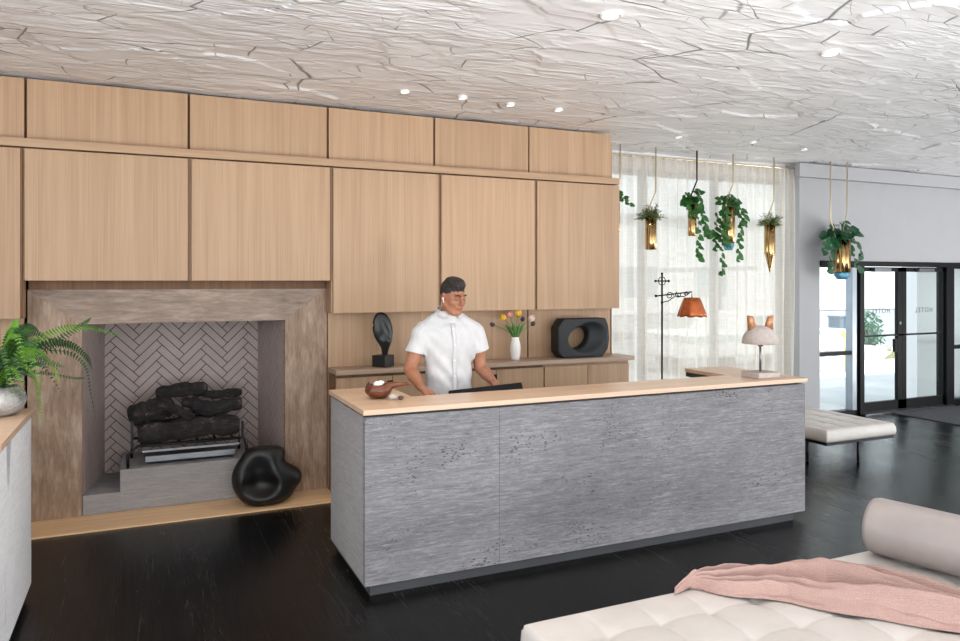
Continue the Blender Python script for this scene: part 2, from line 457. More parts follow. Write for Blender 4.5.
def ceiling():
    def patch(x0, x1, y0, y1, h):
        xs = np.linspace(x0, x1, int((x1-x0)/h)+1); ys = np.linspace(y0, y1, int((y1-y0)/h)+1)
        X, Y = np.meshgrid(xs, ys, indexing='ij'); P = np.stack([X.ravel(), Y.ravel()], 1)
        wv = np.stack([fbm(P*1.1, 3), fbm(P*1.1+40, 9)], 1)-.5
        Q = P+wv*.9
        f1, f2, tl = voro(rotp(Q, .1)*np.array([.9, 1.7])+50, 11); z = .016*tl
        f1, f2, tl = voro(rotp(Q, -.25)*np.array([2.2, 4.2])+90, 12); z += .005*tl
        z += .014*(fbm(P*.8, 5)-.5)+.012*(fbm(P*2.6, 6)-.5)
        z = 3.312+z*.9
        nx, ny = len(xs), len(ys)
        I, J = np.meshgrid(np.arange(nx-1), np.arange(ny-1), indexing='ij'); a = (I*ny+J).ravel()
        F = np.stack([a, a+1, a+ny+1, a+ny], 1)
        return np.column_stack([P, z]), F, nx, ny
    v, F, nx, ny = patch(-3.0, 12.9, 2.2, 7.3, .017)
    me = bpy.data.meshes.new('ceiling'); me.from_pydata(v.tolist(), [], F.tolist()); me.update()
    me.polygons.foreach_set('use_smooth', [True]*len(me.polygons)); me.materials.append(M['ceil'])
    o = bpy.data.objects.new('ceiling', me); C.objects.link(o); st(o)
    v, F, nx, ny = patch(-4.2, 13, -5, 2.2, .05)
    me = bpy.data.meshes.new('ceiling_near'); me.from_pydata(v.tolist(), [], F.tolist()); me.update()
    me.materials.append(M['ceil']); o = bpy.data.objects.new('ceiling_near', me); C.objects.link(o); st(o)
    st(BX('ceiling_slab', M['wall_w'], -4.2, 13, -5, 7.4, 3.42, 3.6))
ceiling()
# solid wall behind the joinery, firebox bay left open
mb = MB(); mb.box(-4.2, -.55, 7.12, 7.3, 0, 3.42); mb.box(-.55, 4.25, 7.12, 7.3, 0, 3.42)
st(mb.build('wall_back', M['wall_w']))
st(BX('wall_left', M['wall_w'], -4.3, -4.2, 2.6, 7.3, 0, 3.42))
# door wall with its openings
mb = MB()
mb.box(7.63, 7.99, 6.98, 7.24, 0, 3.42)            # pier
mb.box(7.99, 13, 6.98, 7.24, 2.06, 3.42)           # above the doors
st(mb.build('wall_door', M['wall']))
st(BX('trim_beam', M['wall'], 7.55, 13, 6.90, 6.98, 3.13, 3.3))
st(BX('trim_head', M['wall_w'], 4.3, 7.6, 7.18, 7.4, 3.12, 3.42))
st(BX('wall_right', M['wall'], 12.95, 13.05, 3.5, 7.3, 0, 3.42))

# street front behind the camera: posts only
for i, x in enumerate((-4.1, .2, 4.5, 8.8, 12.9)): st(BX('trim_post', M['frame'], x-.08, x+.08, -5, -4.85, 0, 3.3))

# window behind the curtain
def panes(name, xs, z0, z1, y, fm, w_=.05, dz=None):
    root = bpy.data.objects.new(name, None); C.objects.link(root); st(root)
    f = MB()
    for x in xs: f.box(x-w_/2, x+w_/2, y-.04, y+.05, z0, z1)
    f.box(xs[0], xs[-1], y-.039, y+.049, z0, z0+.06); f.box(xs[0], xs[-1], y-.039, y+.049, z1-.06, z1)
    if dz: f.box(xs[0], xs[-1], y-.03, y+.04, dz-.025, dz+.025)
    f.build('window_frame', fm, root)
    for a, b in zip(xs[:-1], xs[1:]): MB().box(a+w_/2, b-w_/2, y, y+.006, z0+.05, z1-.05).build('window_pane', M['glass'], root)
    return root
panes('window_1', [4.3, 5.4, 6.5, 7.6], .02, 3.12, 7.28, M['grey_al'], .07)
# entrance glazing ---------------------------------------------------
def sidelight(name, x0, x1, rail):
    root = bpy.data.objects.new(name, None); C.objects.link(root); st(root)
    f = MB(); f.box(x0, x1, 7.0, 7.1, 1.98, 2.055); f.box(x0, x1, 7.0, 7.1, 0, .07); f.box(x0+.01, x1, 7.01, 7.09, rail-.025, rail+.025)
    f.build('window_frame', M['frame'], root)
    g = MB(); g.box(x1-.13, x1-.05, 6.99, 7.1, .07, 1.98); g.build('mullion', M['grey_al'], root)
    if x0 < 8.2: MB().box(x0, x0+.02, 7.0, 7.1, .07, 1.98).build('side_channel', M['grey_al'], root)
    MB().box(x0, x1-.05, 7.05, 7.056, .05, 2.0).build('window_pane', M['glass'], root)
sidelight('window_2', 7.99, 8.74, .835)
sidelight('window_3', 10.72, 12.9, .835)
st(BX('trim_header', M['frame'], 7.99, 12.9, 6.96, 7.12, 2.0, 2.065))
st(BX('trim_jamb', M['frame'], 8.72, 8.80, 6.96, 7.12, 0, 2.0))
st(BX('trim_jamb.001', M['frame'], 10.50, 10.66, 6.96, 7.12, 0, 2.0))
def door(name, x0, x1, stile_l, stile_r, closer):
    root = bpy.data.objects.new(name, None); C.objects.link(root); root.location = (x0, 7.02, 0); st(root)
    def lb(n_, m_, a, b, c, d, e, f_): return MB().box(a-x0, b-x0, c-7.02, d-7.02, e, f_).build(n_, m_, root)
    f = MB()
    for a, b, e, g in ((x0, x0+stile_l, .02, 1.99), (x1-stile_r, x1, .02, 1.99), (x0, x1, .02, .15), (x0, x1, 1.93, 1.99), (x0, x1, 1.04, 1.062)):
        f.box(a-x0, b-x0, -.02, .03, e, g)
    f.build('door_frame', M['frame'], root)
    lb('door_pane', M['glass'], x0+.02, x1-.02, 7.022, 7.028, .1, 1.96)
    # pull handle and closer
    if closer == 1:
        lb('pull_handle', M['frame'], x1-stile_r-.11, x1-stile_r-.06, 6.96, 7.0, .82, 1.0)
        lb('lock_cylinder', M['steel'], x1-.07, x1-.035, 6.985, 7.0, 1.20, 1.235)
    q = lb('door_closer', M['steel'], x1-.62, x1-.3, 6.94, 7.0, 1.925, 1.975)
    # lettering reads from the street
    cu = bpy.data.curves.new('lettering', 'FONT'); cu.body = 'HOTEL'; cu.size = .10; cu.extrude = .0006; cu.align_x = 'CENTER'; cu.space_character = 1.3
    tmp = bpy.data.objects.new('t', cu); C.objects.link(tmp)
    bpy.context.view_layer.update()
    me = bpy.data.meshes.new_from_object(tmp.evaluated_get(bpy.context.evaluated_depsgraph_get())); bpy.data.objects.remove(tmp)
    me.transform(Matrix.Rotation(R(180), 4, 'Z') @ Matrix.Rotation(R(90), 4, 'X')); me.materials.clear(); me.materials.append(plain('lettering_grey', (88, 92, 98), .6))
    o = bpy.data.objects.new('lettering', me); C.objects.link(o); o.parent = root
    o.location = (9.22-x0 if closer == 1 else 10.11-x0, .018, 1.355)
    return root
door('door_1', 8.80, 9.60, .035, .085, 1)
door('door_2', 9.605, 10.50, .085, .035, 2)
st(BX('trim_threshold', M['steel'], 8.75, 10.6, 6.90, 7.12, .001, .014))

# ------------------------------------------------------------------ outside
t = NT('pale_pavement'); a = t.noise(t.coord((1.2, 1.2, 1)), 1, 6); 
t.base(t.ramp(a.outputs[0], [(.3, (176, 178, 180)), (.7, (196, 197, 198))]), .9); M['pave'] = t.m
M['road'] = plain('asphalt_pale', (142, 146, 150), .95, var=.08, scale=3)
st(BX('ground_pavement', M['pave'], -30, 60, 7.36, 12.5, -.12, -.004))
st(BX('ground_kerb', M['wall_w'], -30, 60, 12.5, 12.7, -.12, .0))
st(BX('ground_road', M['road'], -30, 60, 12.7, 80, -.16, -.05))
st(BX('ground_front', M['pave'], -40, 60, -40, -5.02, -.12, -.02))
M['bwall'] = plain('white_render', (222, 222, 222), .9, var=.03, scale=1)
bd = thing('building', (14, 33, 0), 'long white building with a flat roof across the street', 'building')
MB().box(-22, 40, 0, 8, 0, 5.2).build('facade', M['bwall'], bd)
pw = plain('pale_window', (150, 165, 175), .3)
for x in (-16, -11, -6, -1, 4, 9, 14): MB().box(x, x+2.4, -.05, .02, 1.0, 2.6).build('window', pw, bd)
MB().box(-22.2, 40.2, -.3, 8, 5.2, 5.4).build('parapet', M['wall'], bd)
cp = thing('canopy', (14.5, 19.5, 0), 'flat carport canopy with a grey edge seen through the entrance glass', 'canopy')
MB().box(-4.2, 3.4, -1.5, 1.6, 2.05, 2.2, Matrix.Rotation(R(-1.5), 4, 'Y')).build('roof_panel', M['grey_al'], cp)
for x in (-3.9, 3.1): MB().box(x, x+.1, -.05, .05, -.05, 2.3).build('post', M['grey_al'], cp)
ow = tag(BX('outdoor_partition', plain('bright_render', (246, 246, 246), .9, var=.01), 10.62, 13.4, 7.5, 7.75, -.004, 3.4), 'tall white outdoor wall standing just beyond the right glass door', 'wall')
# bollard
bo = thing('bollard', (12.7, 10.5, 0), 'yellow round-topped steel bollard beside the pavement seen through the left sidelight', 'bollard')
MB().lathe([(.001, -.004), (.07, -.004), (.07, .72), (.066, .76), (.045, .80), (.001, .815)], n=20).build('post', plain('bollard_yellow', (236, 200, 110), .5), bo, True)
MB().lathe([(.0, 0), (.13, 0), (.13, .015), (.0, .015)], n=20).build('base_plate', M['grey_al'], bo)
# pale pickup parked beside the kerb
car = thing('car', (13.0, 11.9, 0), 'pale blue and white pickup parked beside the pavement outside the left sidelight', 'car', rz=R(4))
mb = MB(); mb.prism([(-4.0, .35), (.55, .35), (.62, .5), (.6, .74), (.1, .78), (-1.2, .80), (-4.0, .80)], -.8, .8)
mb.build('body', M['bwall'], car, bevel=.05)
MB().box(-4.0, .6, -.815, .815, .66, .78).build('side_band', plain('teal_band', (168, 192, 192), .4), car, bevel=.01)
mb = MB(); mb.prism([(-2.6, .78), (-.35, .78), (-.75, 1.15), (-2.3, 1.18)], -.68, .68); mb.build('cab', M['bwall'], car, bevel=.04)
mb = MB(); mb.prism([(-1.5, .82), (-.55, .82), (-.84, 1.1), (-1.5, 1.1)], -.69, .69); mb.build('side_window', plain('car_glass', (88, 130, 140), .15), car)
mb = MB(); mb.prism([(-2.45, .82), (-1.6, .82), (-1.6, 1.1), (-2.25, 1.1)], -.69, .69); mb.build('side_window', plain('car_glass', (88, 130, 140), .15), car)
for x in (-3.1, -.15):
    for y in (-.78, .6):
        MB().tube([(x, y, .25), (x, y+.18, .25)], .3, 20).build('wheel', M['frame'], car)
ub = thing('utility_cabinet', (14.0, 11.75, 0), 'dark blue-grey upright street cabinet left of the shrub outside', 'cabinet')
MB().box(-.12, .14, -.15, .15, -.004, 1.0).build('housing', plain('cabinet_grey', (70, 88, 104), .5), ub, bevel=.01)
MB().box(-.14, .16, -.17, .17, 1.0, 1.03).build('lid', plain('cabinet_grey_b', (84, 100, 114), .5), ub)
M['leaf_o'] = plain('shrub_leaf', (64, 110, 84), .5, var=.3, scale=9)
def leafball(mb, c, r, n, size, rnd):
    for _ in range(n):
        d = Vector([rnd.gauss(0, 1) for _ in range(3)]).normalized()*(rnd.random()**.45)
        p = Vector(c)+Vector((d.x*r[0], d.y*r[1], d.z*r[2]))
        a = Vector([rnd.gauss(0, 1) for _ in range(3)]).normalized(); b = a.orthogonal().normalized(); q = a.cross(b)
        L = size*rnd.uniform(.6, 1.2)
        mb.add([p-b*L, p+q*L*.4, p+b*L, p-q*L*.4], [(0, 1, 2, 3)])
rs = random.Random(3)
sh = thing('shrub', (15.35, 12.05, 0), 'green leafy shrub in a low yellow-green planter box outside the doors', 'shrub')
mb = MB(); leafball(mb, (-.1, 0, .72), (.42, .35, .42), 700, .06, rs); leafball(mb, (.25, .1, .45), (.3, .3, .2), 300, .05, rs); mb.build('foliage', M['leaf_o'], sh)
mb = MB(); mb.tube([(0, 0, .1), (-.05, 0, .8)], .03); mb.build('stem', plain('bark', (92, 76, 60)), sh)
MB().box(-.35, .7, -.25, .25, -.004, .2).build('planter_box', plain('planter_wood', (140, 138, 100), .7), sh, bevel=.01)
tree = thing('tree', (7.2, 14.5, 0), 'street tree behind the sheer curtain', 'tree')
mb = MB(); leafball(mb, (0, 0, 4.2), (2.0, 1.6, 1.7), 2600, .13, rs); mb.build('crown', M['leaf_o'], tree)
MB().tube([(0, 0, -.1), (.05, 0, 1.5), (0, .05, 3.4)], [.14, .11, .08]).build('trunk', plain('tree_bark', (96, 84, 72)), tree)

# ------------------------------------------------------------------ recessed lights
t = NT('lit_lens'); t.base((1, 1, 1, 1), .4); t.b.inputs['Emission Color'].default_value = (1, .96, .9, 1); t.b.inputs['Emission Strength'].default_value = 3.0; M['lens'] = t.m
M['ltrim'] = plain('light_trim', (236, 234, 230), .4, var=.01)
big = [(2.389, 3.51, 'largest recessed ceiling light, above the front of the desk'), (4.108, 3.5, 'recessed ceiling light between the desk and the daybed, right of the largest one'), (.67, 3.5, 'recessed ceiling light above the gap between the two counters'), (-1.05, 3.5, 'recessed ceiling light above the side counter')]
small = [(1.861, 5.6, 'small ceiling light nearest the fireplace, leftmost of the four before the oak wall'), (2.359, 5.6, 'second from the left of the four small lights before the oak wall'), (2.823, 5.65, 'third from the left of the four small lights before the oak wall'), (3.294, 5.65, 'rightmost of the four small lights before the oak wall'),
         (5.054, 6.2, 'small ceiling light before the curtain, nearest the oak cabinets'), (5.983, 6.1, 'small ceiling light before the middle of the curtain'), (6.842, 6.2, 'small ceiling light near the curtain end by the grey pier')]
for k, (x, y, lab) in enumerate(big+small):
    r_ = .058 if k < 4 else .036
    t_ = thing('ceiling_light', (x, y, 3.293), lab, 'light')
    MB().lathe([(r_*.78, .03), (r_*.8, .0), (r_*1.05, -.003), (r_*1.08, .004), (r_*1.08, .03)], n=28).build('trim_ring', M['ltrim'], t_, True)
    MB().lathe([(.001, .006), (r_*.79, .006), (r_*.79, .012), (.001, .012)], n=24).build('lens', M['lens'], t_)
    sp = light('lamp_glow', 'SPOT', (0, 0, -.012), (0, 0, 0), (45, 50, 150, 150)[k] if k < 4 else 12, (1, .91, .80), spot_size=R(100), spot_blend=.9, shadow_soft_size=.04); sp.parent = t_

# ------------------------------------------------------------------ oak joinery wall
YM, YU, YB = 6.16, 6.307, 6.36
XJ = [-1.93, -.817, .297, 1.405, 2.376, 3.347, 4.291]
where = ['at the far left behind the fern', 'above the left half of the fireplace', 'above the right half of the fireplace', 'above the black leaf sculpture', 'behind the man', 'at the right end by the curtain']
g = .012
for i in range(6):
    a, b = XJ[i], XJ[i+1]
    low = 1.53 if i in (0, 3, 4, 5) else 1.803
    # main row
    ca = thing('wall_cabinet', ((a+b)/2, YM, low), ('tall' if low < 1.6 else 'square')+' oak wall cabinet in the lower row, '+where[i], 'cabinet', 'lower row of oak wall cabinets')
    hw = (b-a)/2
    MB().box(-hw+.002, hw-.002, .03, YB-YM-.001, .0, 2.755-low).build('carcass', M['oak'], ca)
    MB().box(-hw+(g if i else 0)+.004, hw-g if i < 5 else hw, 0, .024, 0, 2.748-low).build('door_panel', M['oak'], ca, bevel=.0015)
    MB().box(hw-g-.002, hw+g*0+.001, .01, .03, 0, 2.75-low).build('shadow_gap', M['oak_dark'], ca)
    # upper row
    cu = thing('upper_cabinet', ((a+b)/2, YU, 2.83), 'low oak cabinet in the top row, '+where[i], 'cabinet', 'top row of oak wall cabinets')
    MB().box(-hw+.002, hw-.002, .03, .6, 0, .455).build('carcass', M['oak_dark'] if i < 5 else M['oak'], cu)
    MB().box(-hw+g, hw-g*.6 if i < 5 else hw, 0, .028, 0, .455).build('door_panel', M['oak'], cu, bevel=.0015)
st(BX('trim_rail', M['oak_x'], -1.93, 4.293, YM-.002, 6.9, 2.762, 2.823, bevel=.002))
# back panelling under the tall cabinets
for i, (a, b) in enumerate(((1.42, 2.385), (2.392, 3.36), (3.375, 4.33), (-1.93, -.83))):
    st(BX('wall_panel' if i == 0 else 'wall_panel.%03d' % i, M['oak'], a, b, YB, YB+.03, .003, 1.6 if i < 3 else 2.75))
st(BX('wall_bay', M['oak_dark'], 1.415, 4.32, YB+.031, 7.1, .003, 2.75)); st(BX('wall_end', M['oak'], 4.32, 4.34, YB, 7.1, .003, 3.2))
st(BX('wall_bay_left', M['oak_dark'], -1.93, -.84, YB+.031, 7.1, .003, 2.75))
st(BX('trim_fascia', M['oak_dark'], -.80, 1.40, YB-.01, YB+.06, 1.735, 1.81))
# base cabinets and ledge
where2 = ['under the black leaf sculpture', 'behind the man under the tulip vase', 'under the black ring sculpture']
for i, (a, b) in enumerate(((1.432, 2.405), (2.42, 3.395), (3.41, 4.362))):
    ca = thing('base_cabinet', ((a+b)/2, 6.10, .004), 'light oak two-door base cabinet below the ledge, '+where2[i], 'cabinet', 'oak base cabinets below the ledge')
    hw = (b-a)/2
    MB().box(-hw-.007, hw+.007, .024, .255, 0, 1.005).build('carcass', M['oak_dark'] if i < 2 else M['oak'], ca)
    for s_ in (-1, 1):
        x0, x1 = (-hw, -.003) if s_ < 0 else (.003, hw)
        d = MB().box(x0, x1, 0, .022, .08, .985).build('door', M['oak'], ca, bevel=.0015)
        if i < 2 and s_ < 0:
            MB().box(x1-.045, x1+.004, -.012, -.001, .85, .945).build('handle', M['black_m'], d, bevel=.003)
le = BX('ledge', M['ledge'], 1.42, 4.40, 6.055, YB-.001, 1.018, 1.058, bevel=.002); tag(le, 'long pale wooden ledge running above the base cabinets behind the man', 'ledge')

# ------------------------------------------------------------------ fireplace
fp = thing('fireplace', (0, 0, 0), 'travertine-framed fireplace with a herringbone tiled firebox and oak hearth', 'fireplace')
XL, XR, OL, OR_, OT, TT = -.81, 1.412, -.453, 1.057, 1.47, 1.735
MB().prism([(XL, .012), (OL, .012), (OL, OT), (XL, TT)], YB, YB+.05).build('left_jamb', M['trav_z'], fp, bevel=.0015)['label'] = 'left travertine jamb'
MB().prism([(OR_, .012), (XR, .012), (XR, TT), (OR_, OT)], YB, YB+.05).build('right_jamb', M['trav_z'], fp, bevel=.0015)['label'] = 'right travertine jamb'
MB().prism([(XL, TT), (OL, OT), (OR_, OT), (XR, TT)], YB, YB+.05).build('lintel', M['trav_x'], fp, bevel=.0015)
MB().box(-1.4, 1.42, 5.965, YB+.05, .001, .013).build('hearth', M['hearth'], fp, bevel=.002)
YF = 7.045; BL, BR = -.334, .93
def herring(w, h, L=4, W=.064, gap=.007):
    """tiles clipped to w x h in (u,v)"""
    bm = bmesh.new(); c = math.sqrt(.5)
    N = int((w+h)/W)+8
    def tile(x, y, dx, dy):
        pts = []
        for px, py in ((x*W+gap/2, y*W+gap/2), ((x+dx)*W-gap/2, y*W+gap/2), ((x+dx)*W-gap/2, (y+dy)*W-gap/2), (x*W+gap/2, (y+dy)*W-gap/2)):
            u = (px-py)*c+w/2; v = (px+py)*c-.1; pts.append((u, v))
        if max(p[0] for p in pts) < 0 or min(p[0] for p in pts) > w or max(p[1] for p in pts) < 0 or min(p[1] for p in pts) > h: return
        bm.faces.new([bm.verts.new((p[0], 0, p[1])) for p in pts])
    for y in range(-N, N):
        for j in range(-N//(2*L)-2, N//(2*L)+2): tile(y+2*L*j, y, L, 1)
    for cx in range(-N, N):
        for j in range(-N//(2*L)-2, N//(2*L)+2): tile(cx, cx-2*L+1+2*L*j, 1, L)
    for co, no in (((0,0,0),(-1,0,0)), ((w,0,0),(1,0,0)), ((0,0,0),(0,0,-1)), ((0,0,h),(0,0,1))):
        bmesh.ops.bisect_plane(bm, geom=bm.verts[:]+bm.edges[:]+bm.faces[:], plane_co=co, plane_no=no, clear_outer=True)
    r = bmesh.ops.extrude_face_region(bm, geom=bm.faces[:])
    for v in [e for e in r['geom'] if isinstance(e, bmesh.types.BMVert)]: v.co.y -= .004
    bmesh.ops.recalc_face_normals(bm, faces=bm.faces)
    return bm
def tiled(name, p0, p1, h):
    a = Vector(p0); b = Vector(p1); w = (b-a).length; d = (b-a).normalized()
    n = Vector((d.y, -d.x, 0))   # towards the room
    bm = herring(w, h); me = bpy.data.meshes.new(name)
    Mx = Matrix(((d.x, -n.x, 0, a.x), (d.y, -n.y, 0, a.y), (0, 0, 1, a.z), (0, 0, 0, 1)))
    bm.transform(Mx)
    bm.to_mesh(me); bm.free(); me.materials.append(M['tile'])
    bk = MB(); bk.box(0, w, 0, .03, 0, h, Mx); q = bk.build(name, M['grout'], fp)
    o = bpy.data.objects.new('tiling', me); C.objects.link(o); o.parent = q
zb = .165
tiled('back_panel', (BL, YF, zb), (BR, YF, zb), 1.56-zb)
tiled('side_panel', (OL, YB+.05, zb), (BL, YF, zb), 1.56-zb)
tiled('side_panel', (BR, YF, zb), (OR_, YB+.05, zb), 1.56-zb)
MB().box(OL-.02, OR_+.02, YB+.05, YF+.03, 1.56, 1.60).build('firebox_ceiling', M['grout'], fp)
mb = MB(); mb.prismz([(OL+.002, YB+.012), (OR_-.002, YB+.012), (OR_-.002, YB+.05), (BR, YF), (BL, YF), (OL+.002, YB+.05)], .013, zb); mb.build('base_slab', M['conc_s'], fp, bevel=.004)
MB().box(-.195, .80, YB+.010, YF-.05, .014, .335).build('grate_plinth', M['conc_s'], fp, bevel=.006)
zp = .337
gt = thing('fire_grate', (.29, 6.6, zp), 'black iron log grate with a steel burner tray on the concrete plinth', 'grate')
X0, X1 = -.43, .46
mb = MB()
mb.tube([(X0, -.2, 0), (X0, -.2, .10), (X0+.07, -.14, .155), (X1-.02, -.14, .155), (X1, -.2, .10), (X1, -.2, 0)], .012, 8)
mb.tube([(X0+.02, .16, 0), (X0+.02, .16, .16), (X1-.02, .16, .16), (X1-.02, .16, 0)], .012, 8)
for k in range(6):
    x = X0+.1+k*(X1-X0-.2)/5; mb.tube([(x, -.15, .155), (x, .16, .155)], .011, 8)
mb.build('frame', M['black_m'], gt, True)
MB().box(X0+.02, X0+.04, -.19, -.165, .15, .36).build('end_post', M['black_m'], gt); MB().box(X1-.04, X1-.02, -.19, -.165, .15, .30).build('end_post', M['black_m'], gt)
MB().box(X0+.12, X1-.08, -.16, .1, .02, .07).build('burner_tray', M['steel'], gt, bevel=.006)
MB().box(X0+.10, X1-.05, -.185, -.165, .105, .125).build('burner_bar', M['steel'], gt, bevel=.003)
t = NT('charred_log'); a = t.noise(t.coord((9, 9, 9)), 1, 6, .7, 1.2); b = t.noise(t.coord((5, 60, 60)), 1, 4, .6)
t.base(t.ramp(t.math('ADD', t.math('MULTIPLY', a.outputs[0], .7), t.math('MULTIPLY', b.outputs[0], .3)), [(.42, (22, 20, 20)), (.58, (52, 46, 44)), (.68, (140, 126, 112))]), .85)
t.bump(t.math('ADD', a.outputs[0], b.outputs[0]), 1.0, .02); M['log'] = t.m
def log(p, q, r, label, bend=.02, knot=None):
    p = Vector(p); q = Vector(q); n = 26; c = (p+q)/2; rr = random.Random(int(abs(p.x*1000)+abs(q.z*700)))
    ph = [rr.uniform(0, 6) for _ in range(4)]
    mb = MB(); pts = []; rads = []
    for i in range(n+1):
        t_ = i/n
        pts.append(p.lerp(q, t_)-c+Vector((0, math.sin(t_*5+ph[0])*bend, math.sin(t_*6+ph[1])*bend*.7)))
        e = min(t_, 1-t_)*12; rads.append(r*(.72+.28*min(1, e)**.5)*(1+.07*math.sin(t_*17+ph[2])+.05*math.sin(t_*31+ph[3])))
    mb.tube(pts, rads, 22)
    for i, v in enumerate(mb.v):
        k = i//22; a = (i % 22)/22*6.283; cc = pts[min(k, n)]
        d = Vector(v)-cc; s_ = 1+.07*math.sin(a*5+k*.25)+.05*math.sin(a*9-k*.4)+.03*rr.uniform(-1, 1)
        mb.v[i] = tuple(cc+d*s_)
    o = mb.build('log', M['log'], None, True); o.location = c
    if knot:
        kb = MB().tube([Vector(knot[0])-c, Vector(knot[1])-c], [r*.5, r*.38], 12); kb.build('branch_stub', M['log'], o, True)
    return tag(o, label, 'log', 'charred logs on the grate')
yg = 6.55
log((-.07, yg-.08, .588), (.70, yg-.08, .605), .078, 'longest charred log, lying across the front of the grate', .008)
log((-.12, yg+.02, .70), (.16, yg+.13, .77), .09, 'thick stubby charred log at the left end of the pile', .008)
log((.07, yg+.02, .80), (.34, yg-.10, .70), .036, 'thin charred branch slanting down in front of the left log', .012)
log((.07, yg+.22, .86), (.47, yg+.19, .885), .056, 'charred log crowning the middle of the pile', .012, ((.14, yg+.2, .84), (.2, yg+.05, .76)))
log((.44, yg+.10, .845), (.74, yg+.16, .83), .034, 'slim charred log at the top right of the pile', .01)
log((.34, yg+.04, .745), (.73, yg+.01, .755), .058, 'charred log at the right, just above the long front log', .015, ((.42, yg+.02, .76), (.36, yg+.1, .82)))
log((.27, yg+.12, .80), (.50, yg-.02, .70), .04, 'short charred log slanting through the middle of the pile', .01)
log((.0, yg+.17, .585), (.62, yg+.19, .59), .066, 'charred log lying at the back, under the others', .01)

# ------------------------------------------------------------------ reception desk
M['gap'] = plain('shadow_joint', (48, 48, 50), .8)
rd = thing('reception_desk', (1.126, 4.098, 0), 'long grey concrete reception desk with a pale oak counter, the man standing behind it', 'desk')
LX, LY = 3.413, .862
def B2(n_, m_, x0, x1, y0, y1, z0, z1, par=rd, bv=0): return MB().box(x0, x1, y0, y1, z0, z1).build(n_, m_, par, bevel=bv)
B2('plinth', M['plinth'], .035, LX-.10, .02, LY-.03, .0, .06)
for a, b in ((0, .8475), (.8485, LX)):
    B2('front_panel', M['conc'], a, b, 0, .05, .06, 1.022, bv=.003)
B2('end_panel', M['conc_s'], .0005, .05, .051, LY, .06, 1.022, bv=.003)
B2('end_panel', M['conc'], LX-.05, LX-.0005, .051, LY, .06, 1.022, bv=.003)
mb = MB(); mb.prismz([(.012, .012), (LX-.06, .012), (LX-.06, LY-.01), (2.99, LY-.01), (2.99, .35), (.40, .35), (.40, LY-.01), (.012, LY-.01)], 1.0, 1.036); mb.build('counter_base', M['gap'], rd)
mb = MB(); mb.prismz([(-.012, -.012), (LX+.012, -.012), (LX+.012, LY+.005), (2.99, LY+.005), (2.99, .372), (.405, .372), (.405, LY+.005), (-.012, LY+.005)], 1.037, 1.067); mb.build('countertop', M['counter'], rd, bevel=.002)
B2('worksurface', M['counter'], .05, LX-.05, .051, .60, .955, .990)
B2('side_pedestal', M['oak'], .052, .44, .07, LY-.02, .062, .953); B2('side_pedestal', M['oak'], LX-.44, LX-.052, .07, LY-.02, .062, .953)
# twin counter at the left edge of the view
M['conc_lit'] = concrete('lit_cast_concrete', (196, 198, 202), (220, 221, 224), (236, 237, 239), False)  # paler than the desk's concrete: light from the right painted into the colour
_nt = M['conc_lit'].node_tree; _b = _nt.nodes['Principled BSDF']; _t = NT('tmp_stain'); bpy.data.materials.remove(_t.m)
_t = NT.__new__(NT); _t.m = M['conc_lit']; _t.t = _nt; _t.b = _b
_src = _b.inputs['Base Color'].links[0].from_socket
_n1 = _t.noise(_t.coord((3, 4.2, .5), loc=(0, .3, 0)), 1, 5, .6, .6)
_st = _t.ramp(_n1.outputs[0], [(.60, (0, 0, 0, 1)), (.66, (1, 1, 1, 1))])
_t.set(_b.inputs['Base Color'], _t.mix(_t.math('MULTIPLY', _st.outputs[0], .55), _src, lin((92, 94, 98))))
tc = thing('side_counter', (-.61, 3.9, 0), 'concrete counter with side light painted into its pale tone and an oak top at the left edge, holding the fern', 'counter')
B2('plinth', M['plinth'], -2.3, -.035, .03, 1.0, 0, .06, tc)
B2('end_panel', M['conc_lit'], -.05, 0, 0, 1.045, .06, 1.018, tc, .003)
B2('front_panel', M['conc_lit'], -2.4, -.051, 0, .05, .06, 1.018, tc, .003); B2('back_panel', M['conc_lit'], -2.4, -.051, .995, 1.045, .06, 1.018, tc, .003)
B2('counter_base', M['gap'], -2.39, -.014, .012, 1.033, 1.0, 1.034, tc); B2('countertop', M['counter'], -2.4, .012, -.012, 1.055, 1.035, 1.067, tc, .002)

# ------------------------------------------------------------------ things on the ledge and the counters
M['blk'] = plain('black_carved_wood', (24, 25, 27), .33, var=.3, scale=14, bump=.25)
M['ring'] = plain('blue_black_carved', (9, 16, 20), .55, var=.35, scale=22, bump=.6)
M['gloss'] = plain('black_glaze', (13, 13, 13), .48, var=.25, scale=10, bump=.15)
ZL = 1.059
# carved leaf
lf = thing('leaf_sculpture', (1.865, 6.20, ZL), 'black carved leaf-shaped sculpture on a square base at the left of the ledge', 'sculpture')
MB().box(-.068, .068, -.068, .068, 0, .10, Matrix.Rotation(R(38), 4, 'Z')).build('base', M['blk'], lf, bevel=.002)
F = Field((-.2, -.12, .08), (.2, .12, .52), .005)
F.ell((-.005, 0, .325), (.088, .038, .15), .01, Rm=Matrix.Rotation(R(-10), 3, 'Y'))
F.cone((.015, 0, .09), (.02, 0, .22), .022, .045, .04)
F.cone((-.03, -.05, .43), (.06, -.05, .24), .016, .02, .012, 's')
F.ell((-.105, -.0, .36), (.022, .06, .014), .008, 's')
F.build('carved_leaf', M['blk'], lf, 2)
